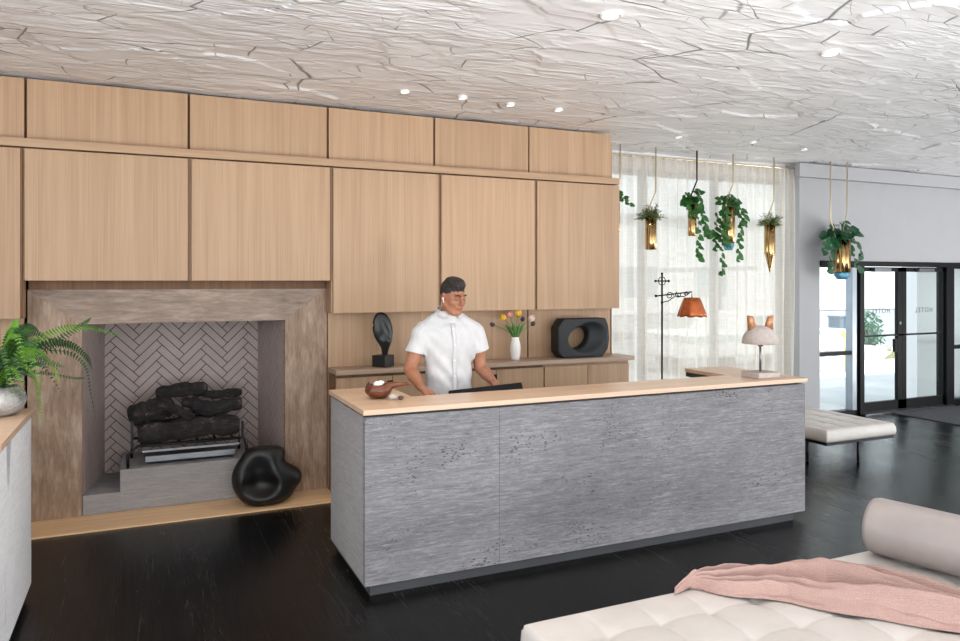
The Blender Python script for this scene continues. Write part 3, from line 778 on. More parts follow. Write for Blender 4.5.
# ring sculpture
rg = thing('ring_sculpture', (3.87, 6.20, ZL), 'blue-black faceted ring sculpture with an egg-shaped hole, right end of the ledge', 'sculpture')
F = Field((-.36, -.14, -.02), (.36, .14, .42), .008)
def fr(P):
    x, y, z = P[..., 0], P[..., 1], P[..., 2]-.19
    d = np.maximum(np.abs(x)-.30, np.abs(z)-.189); d = np.maximum(d, np.abs(y)-.072)
    for a, o in ((50, .335), (-38, .30), (142, .32), (-140, .33), (10, .315), (28, .318), (-18, .312)):
        c, s_ = math.cos(R(a)), math.sin(R(a)); d = np.maximum(d, x*c+z*s_-o+.02)
    d = np.maximum(d, (-y)*.8+x*.55-.20); d = np.maximum(d, (-y)*.75-x*.6-.225)
    return d
F.op(fr, (-.31, -.1, .0), (.31, .1, .38), .004)
F.ell((-.055, 0, .19), (.130, .3, .102), .02, 's', Rm=Matrix.Rotation(R(-22), 3, 'Y'))
F.ell((.035, -.105, .19), (.215, .085, .15), .02, 's', Rm=Matrix.Rotation(R(-20), 3, 'Y'))
F.build('carved_ring', M['ring'], rg, 1)
# black scooped vessel on the hearth
bv = thing('scooped_vessel', (.87, 6.13, .014), 'rounded black scooped vessel standing on the oak hearth beside the firebox', 'sculpture')
F = Field((-.32, -.24, -.01), (.34, .24, .50), .008)
F.ell((-.05, 0, .215), (.215, .145, .215), .03); F.ell((-.0, .02, .40), (.15, .09, .065), .09); F.ell((.16, .01, .19), (.125, .11, .10), .08); F.ell((.02, 0, .08), (.19, .13, .085), .07)
F.ell((-.075, -.16, .27), (.11, .11, .16), .07, 's', Rm=Matrix.Rotation(R(-15), 3, 'Y')); F.ell((-.06, -.13, .17), (.12, .10, .07), .06, 's')
F.op(lambda P: .0015-P[..., 2], (-.4, -.3, -.02), (.4, .3, .004), .002, 's') if False else None
F.V = np.maximum(F.V, -(np.arange(F.n[2])*F.h+F.lo[2]-.001)[None, None, :].astype(np.float32))
F.V = np.maximum(F.V, ((np.arange(F.n[2])*F.h+F.lo[2]-.452)[None, None, :]).astype(np.float32))
F.build('shell', M['gloss'], bv, 2)
# vase and tulips
va = thing('vase', (3.15, 6.2, ZL), 'slim white ceramic vase of tulips on the ledge', 'vase')
MB().lathe([(.001, 0), (.036, 0), (.044, .03), (.05, .10), (.047, .15), (.036, .19), (.034, .215), (.030, .215), (.032, .19), (.042, .14), (.03, .02), (.001, .015)], n=32).build('body', M['white'], va, True)
M['stem'] = plain('tulip_green', (86, 128, 62), .5, var=.2)
cols = {'yellow': (238, 190, 62), 'pink': (226, 160, 140), 'peach': (240, 196, 160), 'purple': (66, 40, 62), 'white-pink': (226, 196, 186)}
for k_, c_ in cols.items(): M['t_'+k_] = plain('petal_'+k_.replace('-', '_'), c_, .5, var=.1, scale=20)
tul = [('yellow', -.095, .02, .375, 'yellow tulip leaning to the left of the vase'), ('pink', -.035, .03, .395, 'dusky pink tulip between the two yellow tulips'),
       ('yellow', .02, -.01, .405, 'largest yellow tulip, standing tallest in the middle of the vase'), ('purple', .075, .02, .36, 'dark purple tulip right of the tallest yellow one'),
       ('white-pink', .14, .0, .365, 'pale pink-white tulip arching out to the right'), ('purple', .15, -.03, .325, 'dark purple tulip hanging lowest at the right'),
       ('purple', -.215, .0, .33, 'small dark purple tulip on a long stem reaching far left')]
rt = random.Random(5)
for k_, x, y, z, lab in tul:
    r_ = .031 if k_ != 'purple' else .021
    o = thing('tulip', (3.15, 6.2, ZL+.205), lab, 'tulip', 'tulips in the white vase')
    pts = []
    for i in range(9):
        t_ = i/8; pts.append((x*t_**1.6, y*t_, -.03+(z-.175)*(t_**.8)))
    MB().tube(pts, .0035, 6).build('stem', M['stem'], o, True)
    top = Vector(pts[-1]); d = (top-Vector(pts[-2])).normalized(); q = Vector((0, 0, 1)).rotation_difference(d).to_matrix().to_4x4()
    mb = MB()
    for kk in range(6):
        a = kk*math.pi/3; rr = r_*(1 if kk % 2 else .88)
        prof = [(.15, 0, .25), (.8, .35, .75), (1.0, .9, .85), (.85, 1.5, .6), (.45, 2.1, .08)]
        vs = []
        for rad, h, wd in prof:
            for sgn in (-1, 0, 1):
                aa = a+sgn*wd*.62; vs.append(top+(q @ Vector((rad*rr*math.cos(aa), rad*rr*math.sin(aa), h*r_*1.15))))
        mb.add(vs, [(i*3+j, i*3+j+1, i*3+j+4, i*3+j+3) for i in range(4) for j in (0, 1)])
    mb.build('flower', M['t_'+k_], o, True, solid=.002)
    for lf_ in range(2):   # long leaves
        mb = MB(); a = rt.uniform(-1, 1)*1.2; L = rt.uniform(.14, .22); sx = (1 if x > 0 else -1)*rt.uniform(.0, .12)
        vs = []
        for i in range(8):
            t_ = i/7; wd = .019*math.sin(math.pi*min(1, t_*.9+.1))+.001; c = Vector((sx*t_**1.3, y*.5-.01*t_, -.03+L*t_*(1-.18*t_)))
            vs += [c+Vector((-wd*math.cos(a), wd*math.sin(a), 0)), c+Vector((wd*math.cos(a), -wd*math.sin(a), 0))]
        mb.add(vs, [(2*i, 2*i+1, 2*i+3, 2*i+2) for i in range(7)]); mb.build('leaf', M['stem'], o, True, solid=.0015)

ZC = 1.068
# dome lamp with ears
dl = thing('table_lamp', (4.262, 4.27, ZC), 'table lamp with a grey stone dome shade and two upright brass ears', 'lamp')
M['stone'] = plain('grey_stone', (176, 166, 160), .8, var=.1, scale=40, bump=.3)
MB().box(-.105, .105, -.09, .09, 0, .042).build('base', M['stone'], dl, bevel=.004)
MB().tube([(0, 0, .04), (0, 0, .26)], .0085, 12).build('stem', M['steel'], dl, True)
MB().lathe([(.001, 0), (.02, 0), (.02, .02), (.001, .03)], (0, 0, .235), n=16).build('socket', M['brass'], dl, True)
prof = [(.132, 0)]+[(.135*math.cos(R(a)), .002+.14*math.sin(R(a))*.98) for a in range(0, 91, 9)]+[(.128*math.cos(R(a)), .002+.132*math.sin(R(a))*.98) for a in range(90, -1, -9)]
MB().lathe(prof, (0, 0, .255), n=40).build('lamp_shade', M['stone'], dl, True)
for s_ in (-1, 1):
    mb = MB(); u_ = Vector((.912, -.41, 0))
    pts = [u_*(s_*.060)+Vector((0, 0, .355)), u_*(s_*.078)+Vector((0, 0, .455)), u_*(s_*.098)+Vector((0, 0, .462))]
    mb.tube(pts, [.036, .024, .010], 14); o = mb.build('ear', plain('ear_bronze', (178, 128, 92), .4, .3, var=.3, scale=40), dl, True); o['label'] = 'bronze-coloured ear'
# wooden ladle bowl
wb = thing('wooden_bowl', (1.335, 4.47, ZC), 'carved reddish wooden bowl with a straight handle on the counter', 'bowl')
wd = wood('red_walnut', (62, 28, 12), (98, 48, 22), (128, 70, 34), 'x', 60, .3)
F = Field((-.14, -.14, -.01), (.26, .16, .15), .0045)
F.ell((-.02, 0, .052), (.080, .068, .056), .01); F.cone((.03, -.012, .078), (.150, -.060, .090), .022, .011, .03); F.cone((-.085, .02, .05), (-.07, .02, .098), .014, .012, .02)
F.ell((-.02, 0, .105), (.062, .050, .048), .006, 's')
F.V = np.maximum(F.V, -(np.arange(F.n[2])*F.h+F.lo[2]-.001)[None, None, :].astype(np.float32))
F.build('bowl_body', wd, wb, 1)
F = Field((-.05, -.05, -.03), (.05, .05, .04), .004)
F.ell((-.006, 0, 0), (.030, .024, .018), .01); F.ell((.014, .006, .008), (.022, .018, .014), .006); F.ell((-.016, -.01, .012), (.015, .012, .009), .004)
cn = F.build('crumpled_napkin', M['white'], None, 1); cn.location = (1.318, 4.47, ZC+.088); tag(cn, 'crumpled white paper napkin lying inside the wooden bowl', 'napkin')
kf = thing('shell_ornament', (1.40, 4.36, ZC), 'small cream and dark shell ornament beside the wooden bowl', 'ornament')
MB().ball((-.02, .01, .019), (.030, .02, .018), 14).build('body', M['stone'], kf, True)
MB().ball((.022, -.008, .014), (.019, .016, .0135), 12).build('dark_end', plain('shell_dark', (70, 56, 48), .4), kf, True)
# monitor, only its upper rim stands above the counter
mo = thing('computer_monitor', (2.15, 4.63, .991), 'slim black computer monitor standing below the counter rim in front of the man', 'monitor', rz=R(14.4))
MB().box(-.13, .13, -.05, .07, 0, .008).build('stand_base', M['frame'], mo, bevel=.003)
MB().box(-.02, .02, -.002, .012, .008, .05).build('stand_neck', M['frame'], mo)
t_ = Matrix.Rotation(R(-24), 4, 'X')
MB().box(-.32, .32, -.012, .012, .012, .084, t_).build('housing', M['frame'], mo, bevel=.004)
MB().box(-.312, .312, .0122, .0135, .02, .078, t_).build('screen', plain('screen_glass', (20, 24, 30), .1), mo)

# floor lamp
fl = thing('floor_lamp', (4.378, 5.6, 0), 'iron floor lamp with a cross finial and small scalloped copper shade', 'lamp')
MB().lathe([(.001, 0), (.14, 0), (.14, .012), (.03, .03), (.012, .06), (.001, .06)], n=28).build('base', M['black_m'], fl, True)
MB().tube([(0, 0, .04), (0, 0, 1.86)], .009, 10).build('pole', M['black_m'], fl, True)
u = Vector((.85, -.53, 0)); zz = Vector((0, 0, 1))
def P2(a, b): return u*a+zz*b
mb = MB(); mb.tube([P2(-.055, 1.80), P2(.055, 1.80)], .006, 8)
for a, b in ((-.06, 1.80), (.06, 1.80), (0, 1.868)): mb.ball(P2(a, b), .013, 8)
for s_ in (-1, 1):
    for q in (-1, 1): mb.tube([P2(0, 1.80+q*.04), P2(s_*.02, 1.80+q*.032), P2(s_*.035, 1.80)], .004, 6)
mb.build('cross_finial', M['black_m'], fl, True)
mb = MB(); mb.tube([P2(-.05, 1.66), P2(.27, 1.70), P2(.27, 1.62)], .0065, 8)
for c_, r_, st_ in ((.07, .035, 0), (.15, .03, 2), (.22, .02, 1)):
    mb.tube([P2(c_+r_*(1-k/22)*math.cos(k*.55+st_), 1.655+c_*.12+r_*(1-k/22)*math.sin(k*.55+st_)) for k in range(18)], .0045, 6)
mb.tube([P2(0, 1.60), P2(.06, 1.615), P2(.12, 1.66), P2(.2, 1.655), P2(.25, 1.69)], .005, 6); mb.ball(P2(-.055, 1.66), .014, 8); mb.ball(P2(0, 1.60), .014, 8)
mb.build('scroll_bracket', M['black_m'], fl, True)
mb = MB(); n = 48; vs = []; c0 = P2(.27, 0)
for z_, r_ in ((1.478, .125), (1.50, .120), (1.60, .088), (1.645, .07)):
    for k in range(n):
        a = 2*math.pi*k/n; w_ = 1+.06*math.cos(a*8)*(1.7-z_)/.22; vs.append(c0+Vector((math.cos(a)*r_*w_, math.sin(a)*r_*w_, z_+(-.012*abs(math.cos(a*4)) if z_ < 1.49 else 0))))
mb.add(vs, [(i*n+k, i*n+(k+1) % n, (i+1)*n+(k+1) % n, (i+1)*n+k) for i in range(3) for k in range(n)])
mb.build('lamp_shade', M['copper'], fl, True, solid=.003)['label'] = 'scalloped copper shade'

# ------------------------------------------------------------------ curtain
def curtain():
    n = 900; x0, x1 = 4.36, 7.58; rows = 26; vs = []
    for j in range(rows+1):
        z = .02+(3.235-.02)*j/rows; top = j/rows
        for i in range(n+1):
            x = x0+(x1-x0)*i/n
            f = x*2*math.pi/.155; amp = .046*(1-.3*top)
            y = 7.05+amp*math.sin(f+.9*math.sin(x*2.1)+.25*math.sin(z*1.3+x))+.018*math.sin(x*5.3+z*.5)+.008*math.sin(f*2.3+z)
            if top > .93: y = 7.05+(y-7.05)*.6+.010*math.sin(f*2)
            vs.append((x, y, z))
    mb = MB(); mb.add(vs, [(j*(n+1)+i, j*(n+1)+i+1, (j+1)*(n+1)+i+1, (j+1)*(n+1)+i) for j in range(rows) for i in range(n)])
    o = mb.build('curtain', M['sheer'], None, True); tag(o, 'sheer off-white linen curtain hanging in folds across the tall window', 'curtain')
    MB().tube([(4.36, 7.05, 3.245), (7.6, 7.05, 3.245)], .012, 8).build('curtain_track', M['rod'], o)
    for k in range(21):
        x = 4.45+k*.154
        MB().tube([(x, 7.05, 3.225), (x, 7.04, 3.245)], .008, 6).build('hook', M['rod'], o)
curtain()

# ------------------------------------------------------------------ hanging brass planters
M['pothos'] = plain('pothos_leaf', (44, 96, 40), .4, var=.45, scale=18)
M['pothos_d'] = plain('dark_pothos_leaf', (30, 84, 52), .35, var=.4, scale=18)
M['thyme'] = plain('olive_sprig', (104, 118, 66), .6, var=.35, scale=20)
def heart(mb, p, d, nrm, L):
    """heart-shaped leaf, d = tip direction"""
    d = Vector(d).normalized(); nrm = Vector(nrm); s_ = d.cross(nrm)
    if s_.length < 1e-3: s_ = d.orthogonal()
    s_.normalize(); n_ = s_.cross(d)
    pr = [(0, -.02, .0), (.22, -.17, .03), (.43, -.10, .05), (.54, .14, .06), (.48, .42, .05), (.30, .72, .01), (0, 1.0, -.07)]
    ce = [(0, .06), (0, .2), (0, .42), (0, .68)]
    vs = [Vector(p)+(s_*a*sg+d*b+n_*c)*L for sg in (1, -1) for a, b, c in pr]+[Vector(p)+(d*b-n_*.05)*L for _, b in ce]
    m = 14
    fs = [(0, 1, 2, m), (m, 2, 3, m+1), (m+1, 3, 4, m+2), (m+2, 4, 5, m+3), (m+3, 5, 6), (m, 9, 8, 7), (m+1, 10, 9, m), (m+2, 11, 10, m+1), (m+3, 12, 11, m+2), (13, 12, m+3)]
    mb.add(vs, fs)
def planter(x, rt_, z0, z1, label, kind, yy=6.80, rodtop=3.315, vines=(), pointed=False, glass=False, seed=1, bend=1, size=.06):
    rr = random.Random(seed)
    t = thing('hanging_planter', (x, yy, z0), label, 'planter', 'brass planters hanging by the curtain')
    H = z1-z0
    if pointed: prof = [(.001, 0), (.008, .02), (.025, .10), (rt_*.8, .20), (rt_, .24), (rt_, H), (rt_*.9, H), (rt_*.9, H-.05), (.001, H-.05)]
    else: prof = [(.001, 0), (rt_*.85, 0), (rt_, .012), (rt_, H), (rt_*.9, H), (rt_*.9, H-.05), (.001, H-.05)]
    tb = MB().lathe(prof, n=64)
    tb.v = [(a*(1+.07*math.cos(8*math.atan2(b, a))), b*(1+.07*math.cos(8*math.atan2(b, a))), c) for a, b, c in tb.v]; tb.build('brass_tube', M['brass'], t, True)
    if glass: MB().lathe([(.001, -.085), (rt_*.6, -.085), (rt_*.95, -.03), (rt_*.95, -.001), (.001, -.001)], n=20).build('glass_foot', M['blueglass'], t, True)['label'] = 'pale blue glass foot'
    top = rodtop-z0
    mb = MB()
    if bend == 2:
        mb.tube([(-.20, 0, top), (-.20, 0, H+.25), (-.13, 0, H+.12), (-rt_, 0, H-.02)], .009, 8); mb.tube([(.10, 0, top), (.10, 0, H+.33), (.03, 0, H+.16), (.0, 0, H-.02)], .009, 8)
    else:
        mb.tube([(.07, 0, top), (.07, 0, H+.28*bend), (-.03, 0, H+.08), (-rt_*.8, 0, H-.03)], .009, 8)
    mb.build('hanging_rod', M['rod'] if bend != 1.01 else M['black_m'], t, True)
    mb = MB(); vb = MB()
    if kind == 'sprig':
        for k in range(110):
            a = rr.uniform(0, 6.283); L = rr.uniform(.10, .20); tl = rr.uniform(.3, 1.25)
            d = Vector((math.cos(a)*math.sin(tl), math.sin(a)*math.sin(tl), math.cos(tl)))
            p0 = Vector((0, 0, H-.03)); pts = [p0+d*L*s_+Vector((0, 0, -.05*s_*s_*tl)) for s_ in (0, .35, .7, 1)]
            vb.tube(pts, .0018, 4)
            for q in range(14):
                s_ = .25+.75*q/13; pp = p0+d*L*s_+Vector((0, 0, -.05*s_*s_*tl)); dd = (d+Vector([rr.gauss(0, .8) for _ in range(3)])).normalized()
                e = dd.orthogonal().normalized()*.008; Lf = rr.uniform(.016, .028)
                mb.add([pp, pp+dd*Lf*.5+e, pp+dd*Lf, pp+dd*Lf*.5-e], [(0, 1, 2, 3)])
        mb.build('foliage', M['thyme'], t); vb.build('stems', M['thyme'], t)
    else:
        for k in range(34 if kind == 'pothos' else 60):
            a = rr.uniform(0, 6.283); L = rr.uniform(.04, .15)*(1.5 if kind == 'bushy' else 1); tl = rr.uniform(.2, 1.4)
            p = Vector((math.cos(a)*math.sin(tl)*L, math.sin(a)*math.sin(tl)*L*.8, H+.02+math.cos(tl)*L))
            vb.tube([(0, 0, H-.03), tuple(p*.5+Vector((0, 0, H*.5+.02))), tuple(p)], .002, 4)
            heart(mb, p, (math.cos(a), math.sin(a)*.6-.2, rr.uniform(-.9, .3)), (rr.uniform(-.3, .3), -1, .6), rr.uniform(.8, 1.3)*size)
        for pts, nl in vines:
            pts = [Vector(p_) for p_ in pts]; vb.tube(pts, .0025, 5)
            for q in range(nl):
                s_ = (q+.5)/nl*(len(pts)-1); i = min(int(s_), len(pts)-2); p = pts[i].lerp(pts[i+1], s_-i)
                sd = 1 if q % 2 else -1
                heart(mb, p, (sd*rr.uniform(.4, 1), rr.uniform(-.5, 0), rr.uniform(-.9, .1)), (rr.uniform(-.3, .3), -1, .4), rr.uniform(.8, 1.35)*size)
        mb.build('foliage', M['pothos'] if kind == 'pothos' else M['pothos_d'], t, True); vb.build('vines', M['thyme'], t, True)
    return t
planter(5.16, .060, 2.15, 2.53, 'brass tube planter with feathery olive sprigs, nearest the oak cabinets', 'sprig', seed=2)
planter(5.745, .045, 2.32, 2.68, 'narrow brass planter trailing round green leaves down its right side', 'pothos', bend=1.01, seed=3, size=.07,
        vines=[([(0, 0, .38), (-.05, -.02, .34), (-.06, -.03, .20)], 5), ([(0, 0, .455), (.09, -.02, .36), (.14, -.03, .22), (.17, -.04, .05), (.22, -.04, -.02)], 15), ([(0, 0, .38), (.05, -.05, .2), (.06, -.05, -.05), (.05, -.05, -.2), (.07, -.05, -.27)], 12)])
planter(6.29, .068, 2.25, 2.67, 'wide brass planter with a blue glass foot under dense long trailing leaves', 'pothos', bend=1.02, seed=4, glass=True, size=.07,
        vines=[([(0, 0, .44), (-.10, -.02, .40), (-.15, -.03, .2), (-.13, -.03, .0), (-.12, -.03, -.25), (-.13, -.03, -.38)], 19), ([(0, 0, .44), (.12, .0, .4), (.18, -.02, .2), (.15, -.02, .0), (.13, -.02, -.22)], 17), ([(0, 0, .44), (-.09, -.07, .36), (-.12, -.08, .1), (-.10, -.08, -.05)], 13), ([(0, 0, .44), (.14, -.05, .42), (.20, -.06, .33), (.19, -.06, .2)], 8), ([(0, 0, .4), (-.14, .03, .33), (-.18, .03, .12), (-.16, .03, -.1)], 13)])
planter(6.94, .060, 1.90, 2.51, 'bullet-shaped brass planter tapering to a point, with short dark sprigs', 'sprig', seed=5, pointed=True)
planter(8.08, .098, 1.905, 2.32, 'largest brass planter, bushy dark green leaves, hung in front of the grey wall', 'bushy', yy=6.72, bend=2, seed=6, glass=True, size=.085, rodtop=3.315,
        vines=[([(0, 0, .43), (-.2, -.03, .44), (-.33, -.04, .36), (-.38, -.04, .22)], 10), ([(0, 0, .43), (-.16, -.05, .38), (-.26, -.06, .2), (-.32, -.06, .02)], 12), ([(0, 0, .43), (.2, -.03, .42), (.28, -.04, .3), (.31, -.04, .2)], 7), ([(0, 0, .43), (.16, -.03, .3), (.19, -.05, .1), (.26, -.05, .02)], 6)])
planter(4.68, .050, 2.33, 2.66, 'partly hidden planter behind the cabinet end, only a leafy tip showing', 'pothos', seed=8, size=.05, yy=6.80,
        vines=[([(0, 0, .36), (.1, -.02, .38), (.2, -.03, .30)], 6)])

# ------------------------------------------------------------------ fern
fn = thing('potted_fern', (-.75, 4.77, ZC), 'bright green fern in a grey mottled round pot on the side counter', 'plant')
t = NT('mottled_grey_pot'); a = t.noise(t.coord((9, 9, 9)), 1, 6, .7, .6)
t.base(t.ramp(a.outputs[0], [(.35, (84, 82, 80)), (.5, (140, 138, 136)), (.66, (190, 188, 186))]), .35); t.bump(a.outputs[0], .3, .005)
MB().lathe([(.001, 0), (.085, 0), (.125, .03), (.142, .075), (.135, .115), (.105, .15), (.098, .158), (.09, .15), (.115, .11), (.001, .10)], n=40).build('pot', t.m, fn, True)
M['fern'] = plain('fern_green', (92, 140, 44), .5, var=.35, scale=12); M['fern_d'] = plain('fern_deep_green', (40, 78, 36), .5, var=.35, scale=12)
def frond(pts, W, mat, n=34, curl=.2, roll=.9):
    pts = [Vector(p) for p in pts]
    def B(t_):   # catmull-rom
        m = len(pts)-1; s_ = t_*m; i = min(int(s_), m-1); f = s_-i
        p0 = pts[max(i-1, 0)]; p1 = pts[i]; p2 = pts[i+1]; p3 = pts[min(i+2, m)]
        return .5*((2*p1)+(p2-p0)*f+(2*p0-5*p1+4*p2-p3)*f*f+(3*p1-p0-3*p2+p3)*f**3)
    mb = MB(); cs = [B(i/30) for i in range(31)]; mb.tube(cs, [.0028*(1-i/34) for i in range(31)], 5)
    for k in range(n):
        t_ = .10+.9*k/n; p = B(t_); d = (B(min(1, t_+.02))-B(t_-.02)).normalized()
        up = Vector((0, 0, 1)); s_ = d.cross(up)
        if s_.length < .2: s_ = d.cross(Vector((.4, -.9, 0)))
        s_.normalize(); nn = s_.cross(d); s_ = (s_*math.cos(roll)+nn*math.sin(roll)).normalized(); nn = s_.cross(d)
        w_ = W*(math.sin(math.pi*min(1, t_*.8+.16))**.7)*(1-.25*t_)
        if t_ > .85: w_ *= (1-t_)/.15*.8+.2
        for sg in (-1, 1):
            tip = p+s_*sg*w_+d*w_*.25-nn*w_*curl; mid = p+s_*sg*w_*.5+d*w_*.1-nn*w_*curl*.2; e = d*max(.0035, w_*.15)
            mb.add([p-e, p+e, mid+e*1.1, tip, mid-e*1.1], [(0, 1, 2, 3, 4)])
    return mb.build('frond', mat, fn)
r0 = Vector((.912, -.41, 0)); f0 = Vector((.41, .912, 0))   # two handy directions
def at(a, b, z): v = r0*a+f0*b; return (v.x, v.y, z)
# named fronds: the long arching one, the ones that hang, the ones that rise
frond([(0, 0, .13), at(.16, .0, .36), at(.34, .02, .47), at(.52, .03, .47), at(.68, .04, .42)], .034, M['fern'], 44)
frond([(0, 0, .13), at(.12, .02, .34), at(.28, .05, .40), at(.42, .06, .48), at(.48, .07, .53)], .035, M['fern_d'])
frond([(0, 0, .13), at(.12, -.02, .28), at(.23, -.04, .22), at(.26, -.04, .08), at(.275, -.04, -.06)], .04, M['fern'])
frond([(0, 0, .13), at(.16, -.05, .33), at(.29, -.08, .35), at(.37, -.10, .27), at(.40, -.10, .19)], .045, M['fern'])
frond([(0, 0, .13), at(.16, .03, .32), at(.34, .06, .34), at(.44, .08, .26), at(.47, .08, .12), at(.50, .08, -.05)], .03, M['fern_d'])
frond([(0, 0, .13), at(.18, .08, .36), at(.32, .12, .38), at(.42, .14, .30), at(.45, .14, .22)], .045, M['fern_d'])
frond([(0, 0, .13), at(.12, .05, .22), at(.22, .08, .22), at(.36, .1, .19), at(.43, .1, .19)], .022, M['fern_d'])
frond([(0, 0, .13), at(.06, 0, .34), at(.10, -.02, .46), at(.13, -.03, .53)], .04, M['fern'])
rf = random.Random(11)
for k in range(62):
    a = rf.uniform(0, 6.283); L = rf.uniform(.22, .46); h = rf.uniform(.12, .36); dr = rf.uniform(-.02, .22)
    d = Vector((math.cos(a), math.sin(a), 0))
    if d.dot(r0) > .6: L *= .75
    frond([(0, 0, .13), d*L*.3+Vector((0, 0, .13+h*.75)), d*L*.65+Vector((0, 0, .13+h)), d*L+Vector((0, 0, .13+h-dr))], rf.uniform(.028, .045), M['fern_d'] if rf.random() < .6 else M['fern'], 26, roll=rf.uniform(-1.2, 1.2))

# ------------------------------------------------------------------ bench by the door
bn = thing('bench', (5.93, 5.10, 0), 'low white tufted leather bench on thin black legs near the entrance', 'bench')
def tufted(w, d, z0, z1, nx, ny, pull, mat, par, name='cushion', res=.012, rnd=.035, seam=.012, offs=(.5, .5)):
    I = int(w/res)+1; J = int(d/res)+1
    xs = np.linspace(0, w, I); ys = np.linspace(0, d, J); X, Y = np.meshgrid(xs, ys, indexing='ij')
    sx, sy = w/nx, d/ny
    bxs = (np.arange(nx-1)+1)*sx if offs is None else (np.arange(nx)+offs[0])*sx
    bys = (np.arange(ny-1)+1)*sy if offs is None else (np.arange(ny)+offs[1])*sy
    ux = np.abs(((X/sx-(0 if offs is None else offs[0])+.5) % 1)-.5)*sx; uy = np.abs(((Y/sy-(0 if offs is None else offs[1])+.5) % 1)-.5)*sy
    Z = np.full_like(X, z1); E_ = np.clip(np.minimum(np.minimum(X, w-X), np.minimum(Y, d-Y))/.09-.15, 0, 1)
    Z -= E_*seam*np.exp(-ux/.007)+E_*seam*.6*np.exp(-uy/.007)+E_*.7*seam*np.exp(-(np.minimum(ux, uy)/.05)**1.5)
    rr_ = np.sqrt(ux**2+uy**2); near = np.exp(-(rr_/.045)**1.3)
    Z -= E_*pull*near
    e = np.minimum(np.minimum(X, w-X), np.minimum(Y, d-Y)); q = np.clip(e/rnd, 0, 1); Z -= rnd*(1-np.sqrt(1-(1-q)**2))
    vs = np.stack([X, Y, Z], -1).reshape(-1, 3)
    a = (np.arange(I-1)[:, None]*J+np.arange(J-1)[None]).ravel(); fs = np.stack([a, a+J, a+J+1, a+1], 1)
    ring = [i*J for i in range(I)]+[(I-1)*J+j for j in range(1, J)]+[i*J+J-1 for i in range(I-2, -1, -1)]+[j for j in range(J-2, 0, -1)]
    V = vs.tolist(); Fc = fs.tolist(); n0 = len(V); m = len(ring)
    for lv, (zz_, ins) in enumerate((((z0*.7+z1*.3), -.004), (z0+.012, 0), (z0, .01))):
        for k in ring:
            x, y, _ = V[k]; cx, cy = (1 if x < .001 else -1 if x > w-.001 else 0), (1 if y < .001 else -1 if y > d-.001 else 0)
            V.append([x+cx*ins, y+cy*ins, zz_])
    prev = ring
    for lv in range(3):
        cur = [n0+lv*m+k for k in range(m)]
        for k in range(m): Fc.append([prev[k], cur[k], cur[(k+1) % m], prev[(k+1) % m]][::-1])
        prev = cur
    Fc.append(prev)
    me = bpy.data.meshes.new(name); me.from_pydata(V, [], Fc); me.update(); me.polygons.foreach_set('use_smooth', [True]*len(me.polygons)); me.materials.append(mat)
    bmq = bmesh.new(); bmq.from_mesh(me); bmesh.ops.recalc_face_normals(bmq, faces=bmq.faces); bmq.to_mesh(me); bmq.free()
    o = bpy.data.objects.new(name, me); C.objects.link(o); o.parent = par
    return o, [(bx_, by_) for bx_ in bxs for by_ in bys]
cu_, bt = tufted(.97, 1.36, .245, .368, 4, 6, .014, M['leather'], bn, res=.012)
for bx_, by_ in bt: MB().ball((bx_, by_, .343), (.012, .012, .006), 8).build('button', M['leather'], bn, True)
MB().box(.01, .96, .01, 1.35, .215, .243).build('frame', M['black_m'], bn, bevel=.003)
for x, y in ((.07, .29), (.49, .05), (.90, 1.05), (.10, 1.25)): MB().tube([(x, y, 0), (x, y, .215)], .014, 10).build('leg', M['black_m'], bn, True)
# ------------------------------------------------------------------ daybed with bolster and throw
db = thing('daybed', (1.374, 1.66, 0), 'long ivory leather daybed with buttoned tufting in the right foreground', 'daybed')
mt, bt = tufted(2.52, .99, .30, .425, 10, 4, .02, M['leather'], db, 'mattress', .0085, .03, .0045, (.07, .12))
for bx_, by_ in bt: MB().ball((bx_, by_, .394), (.013, .013, .006), 10).build('button', M['leather'], db, True)
MB().box(.01, 2.51, .01, .98, .235, .298).build('frame', wood('walnut_frame', (60, 38, 26), (84, 54, 36), (104, 70, 48), 'x', 50, .4), db, bevel=.003)
for x, y in ((.25, .12), (.25, .87), (2.27, .12), (2.27, .87)): MB().tube([(x, y, 0), (x, y, .235)], .02, 14).build('leg', M['steel'], db, True)
bo_ = thing('bolster', (3.475, 2.17, .425+.139), 'taupe leather bolster cushion lying across the end of the daybed', 'cushion', rz=-math.atan2(.2486, -.969)+math.pi/2)
pr = [(.001, -.46), (.115, -.458), (.133, -.45), (.138, -.43)]+[(.138+.001*math.sin(i*.9), -.4+.8*i/10) for i in range(11)]+[(.138, .43), (.133, .45), (.115, .458), (.001, .46)]
mb = MB().lathe(pr, n=44); mb.v = [(z, y, -x) for x, y, z in mb.v]; mb.build('cover', M['bolster'], bo_, True)
for e_ in (-.449, .449):
    mb = MB(); mb.tube([(e_, .124*math.cos(a/40*6.2832), .124*math.sin(a/40*6.2832)) for a in range(41)], .0035, 6, caps=False); mb.build('piping', M['bolster'], bo_, True)

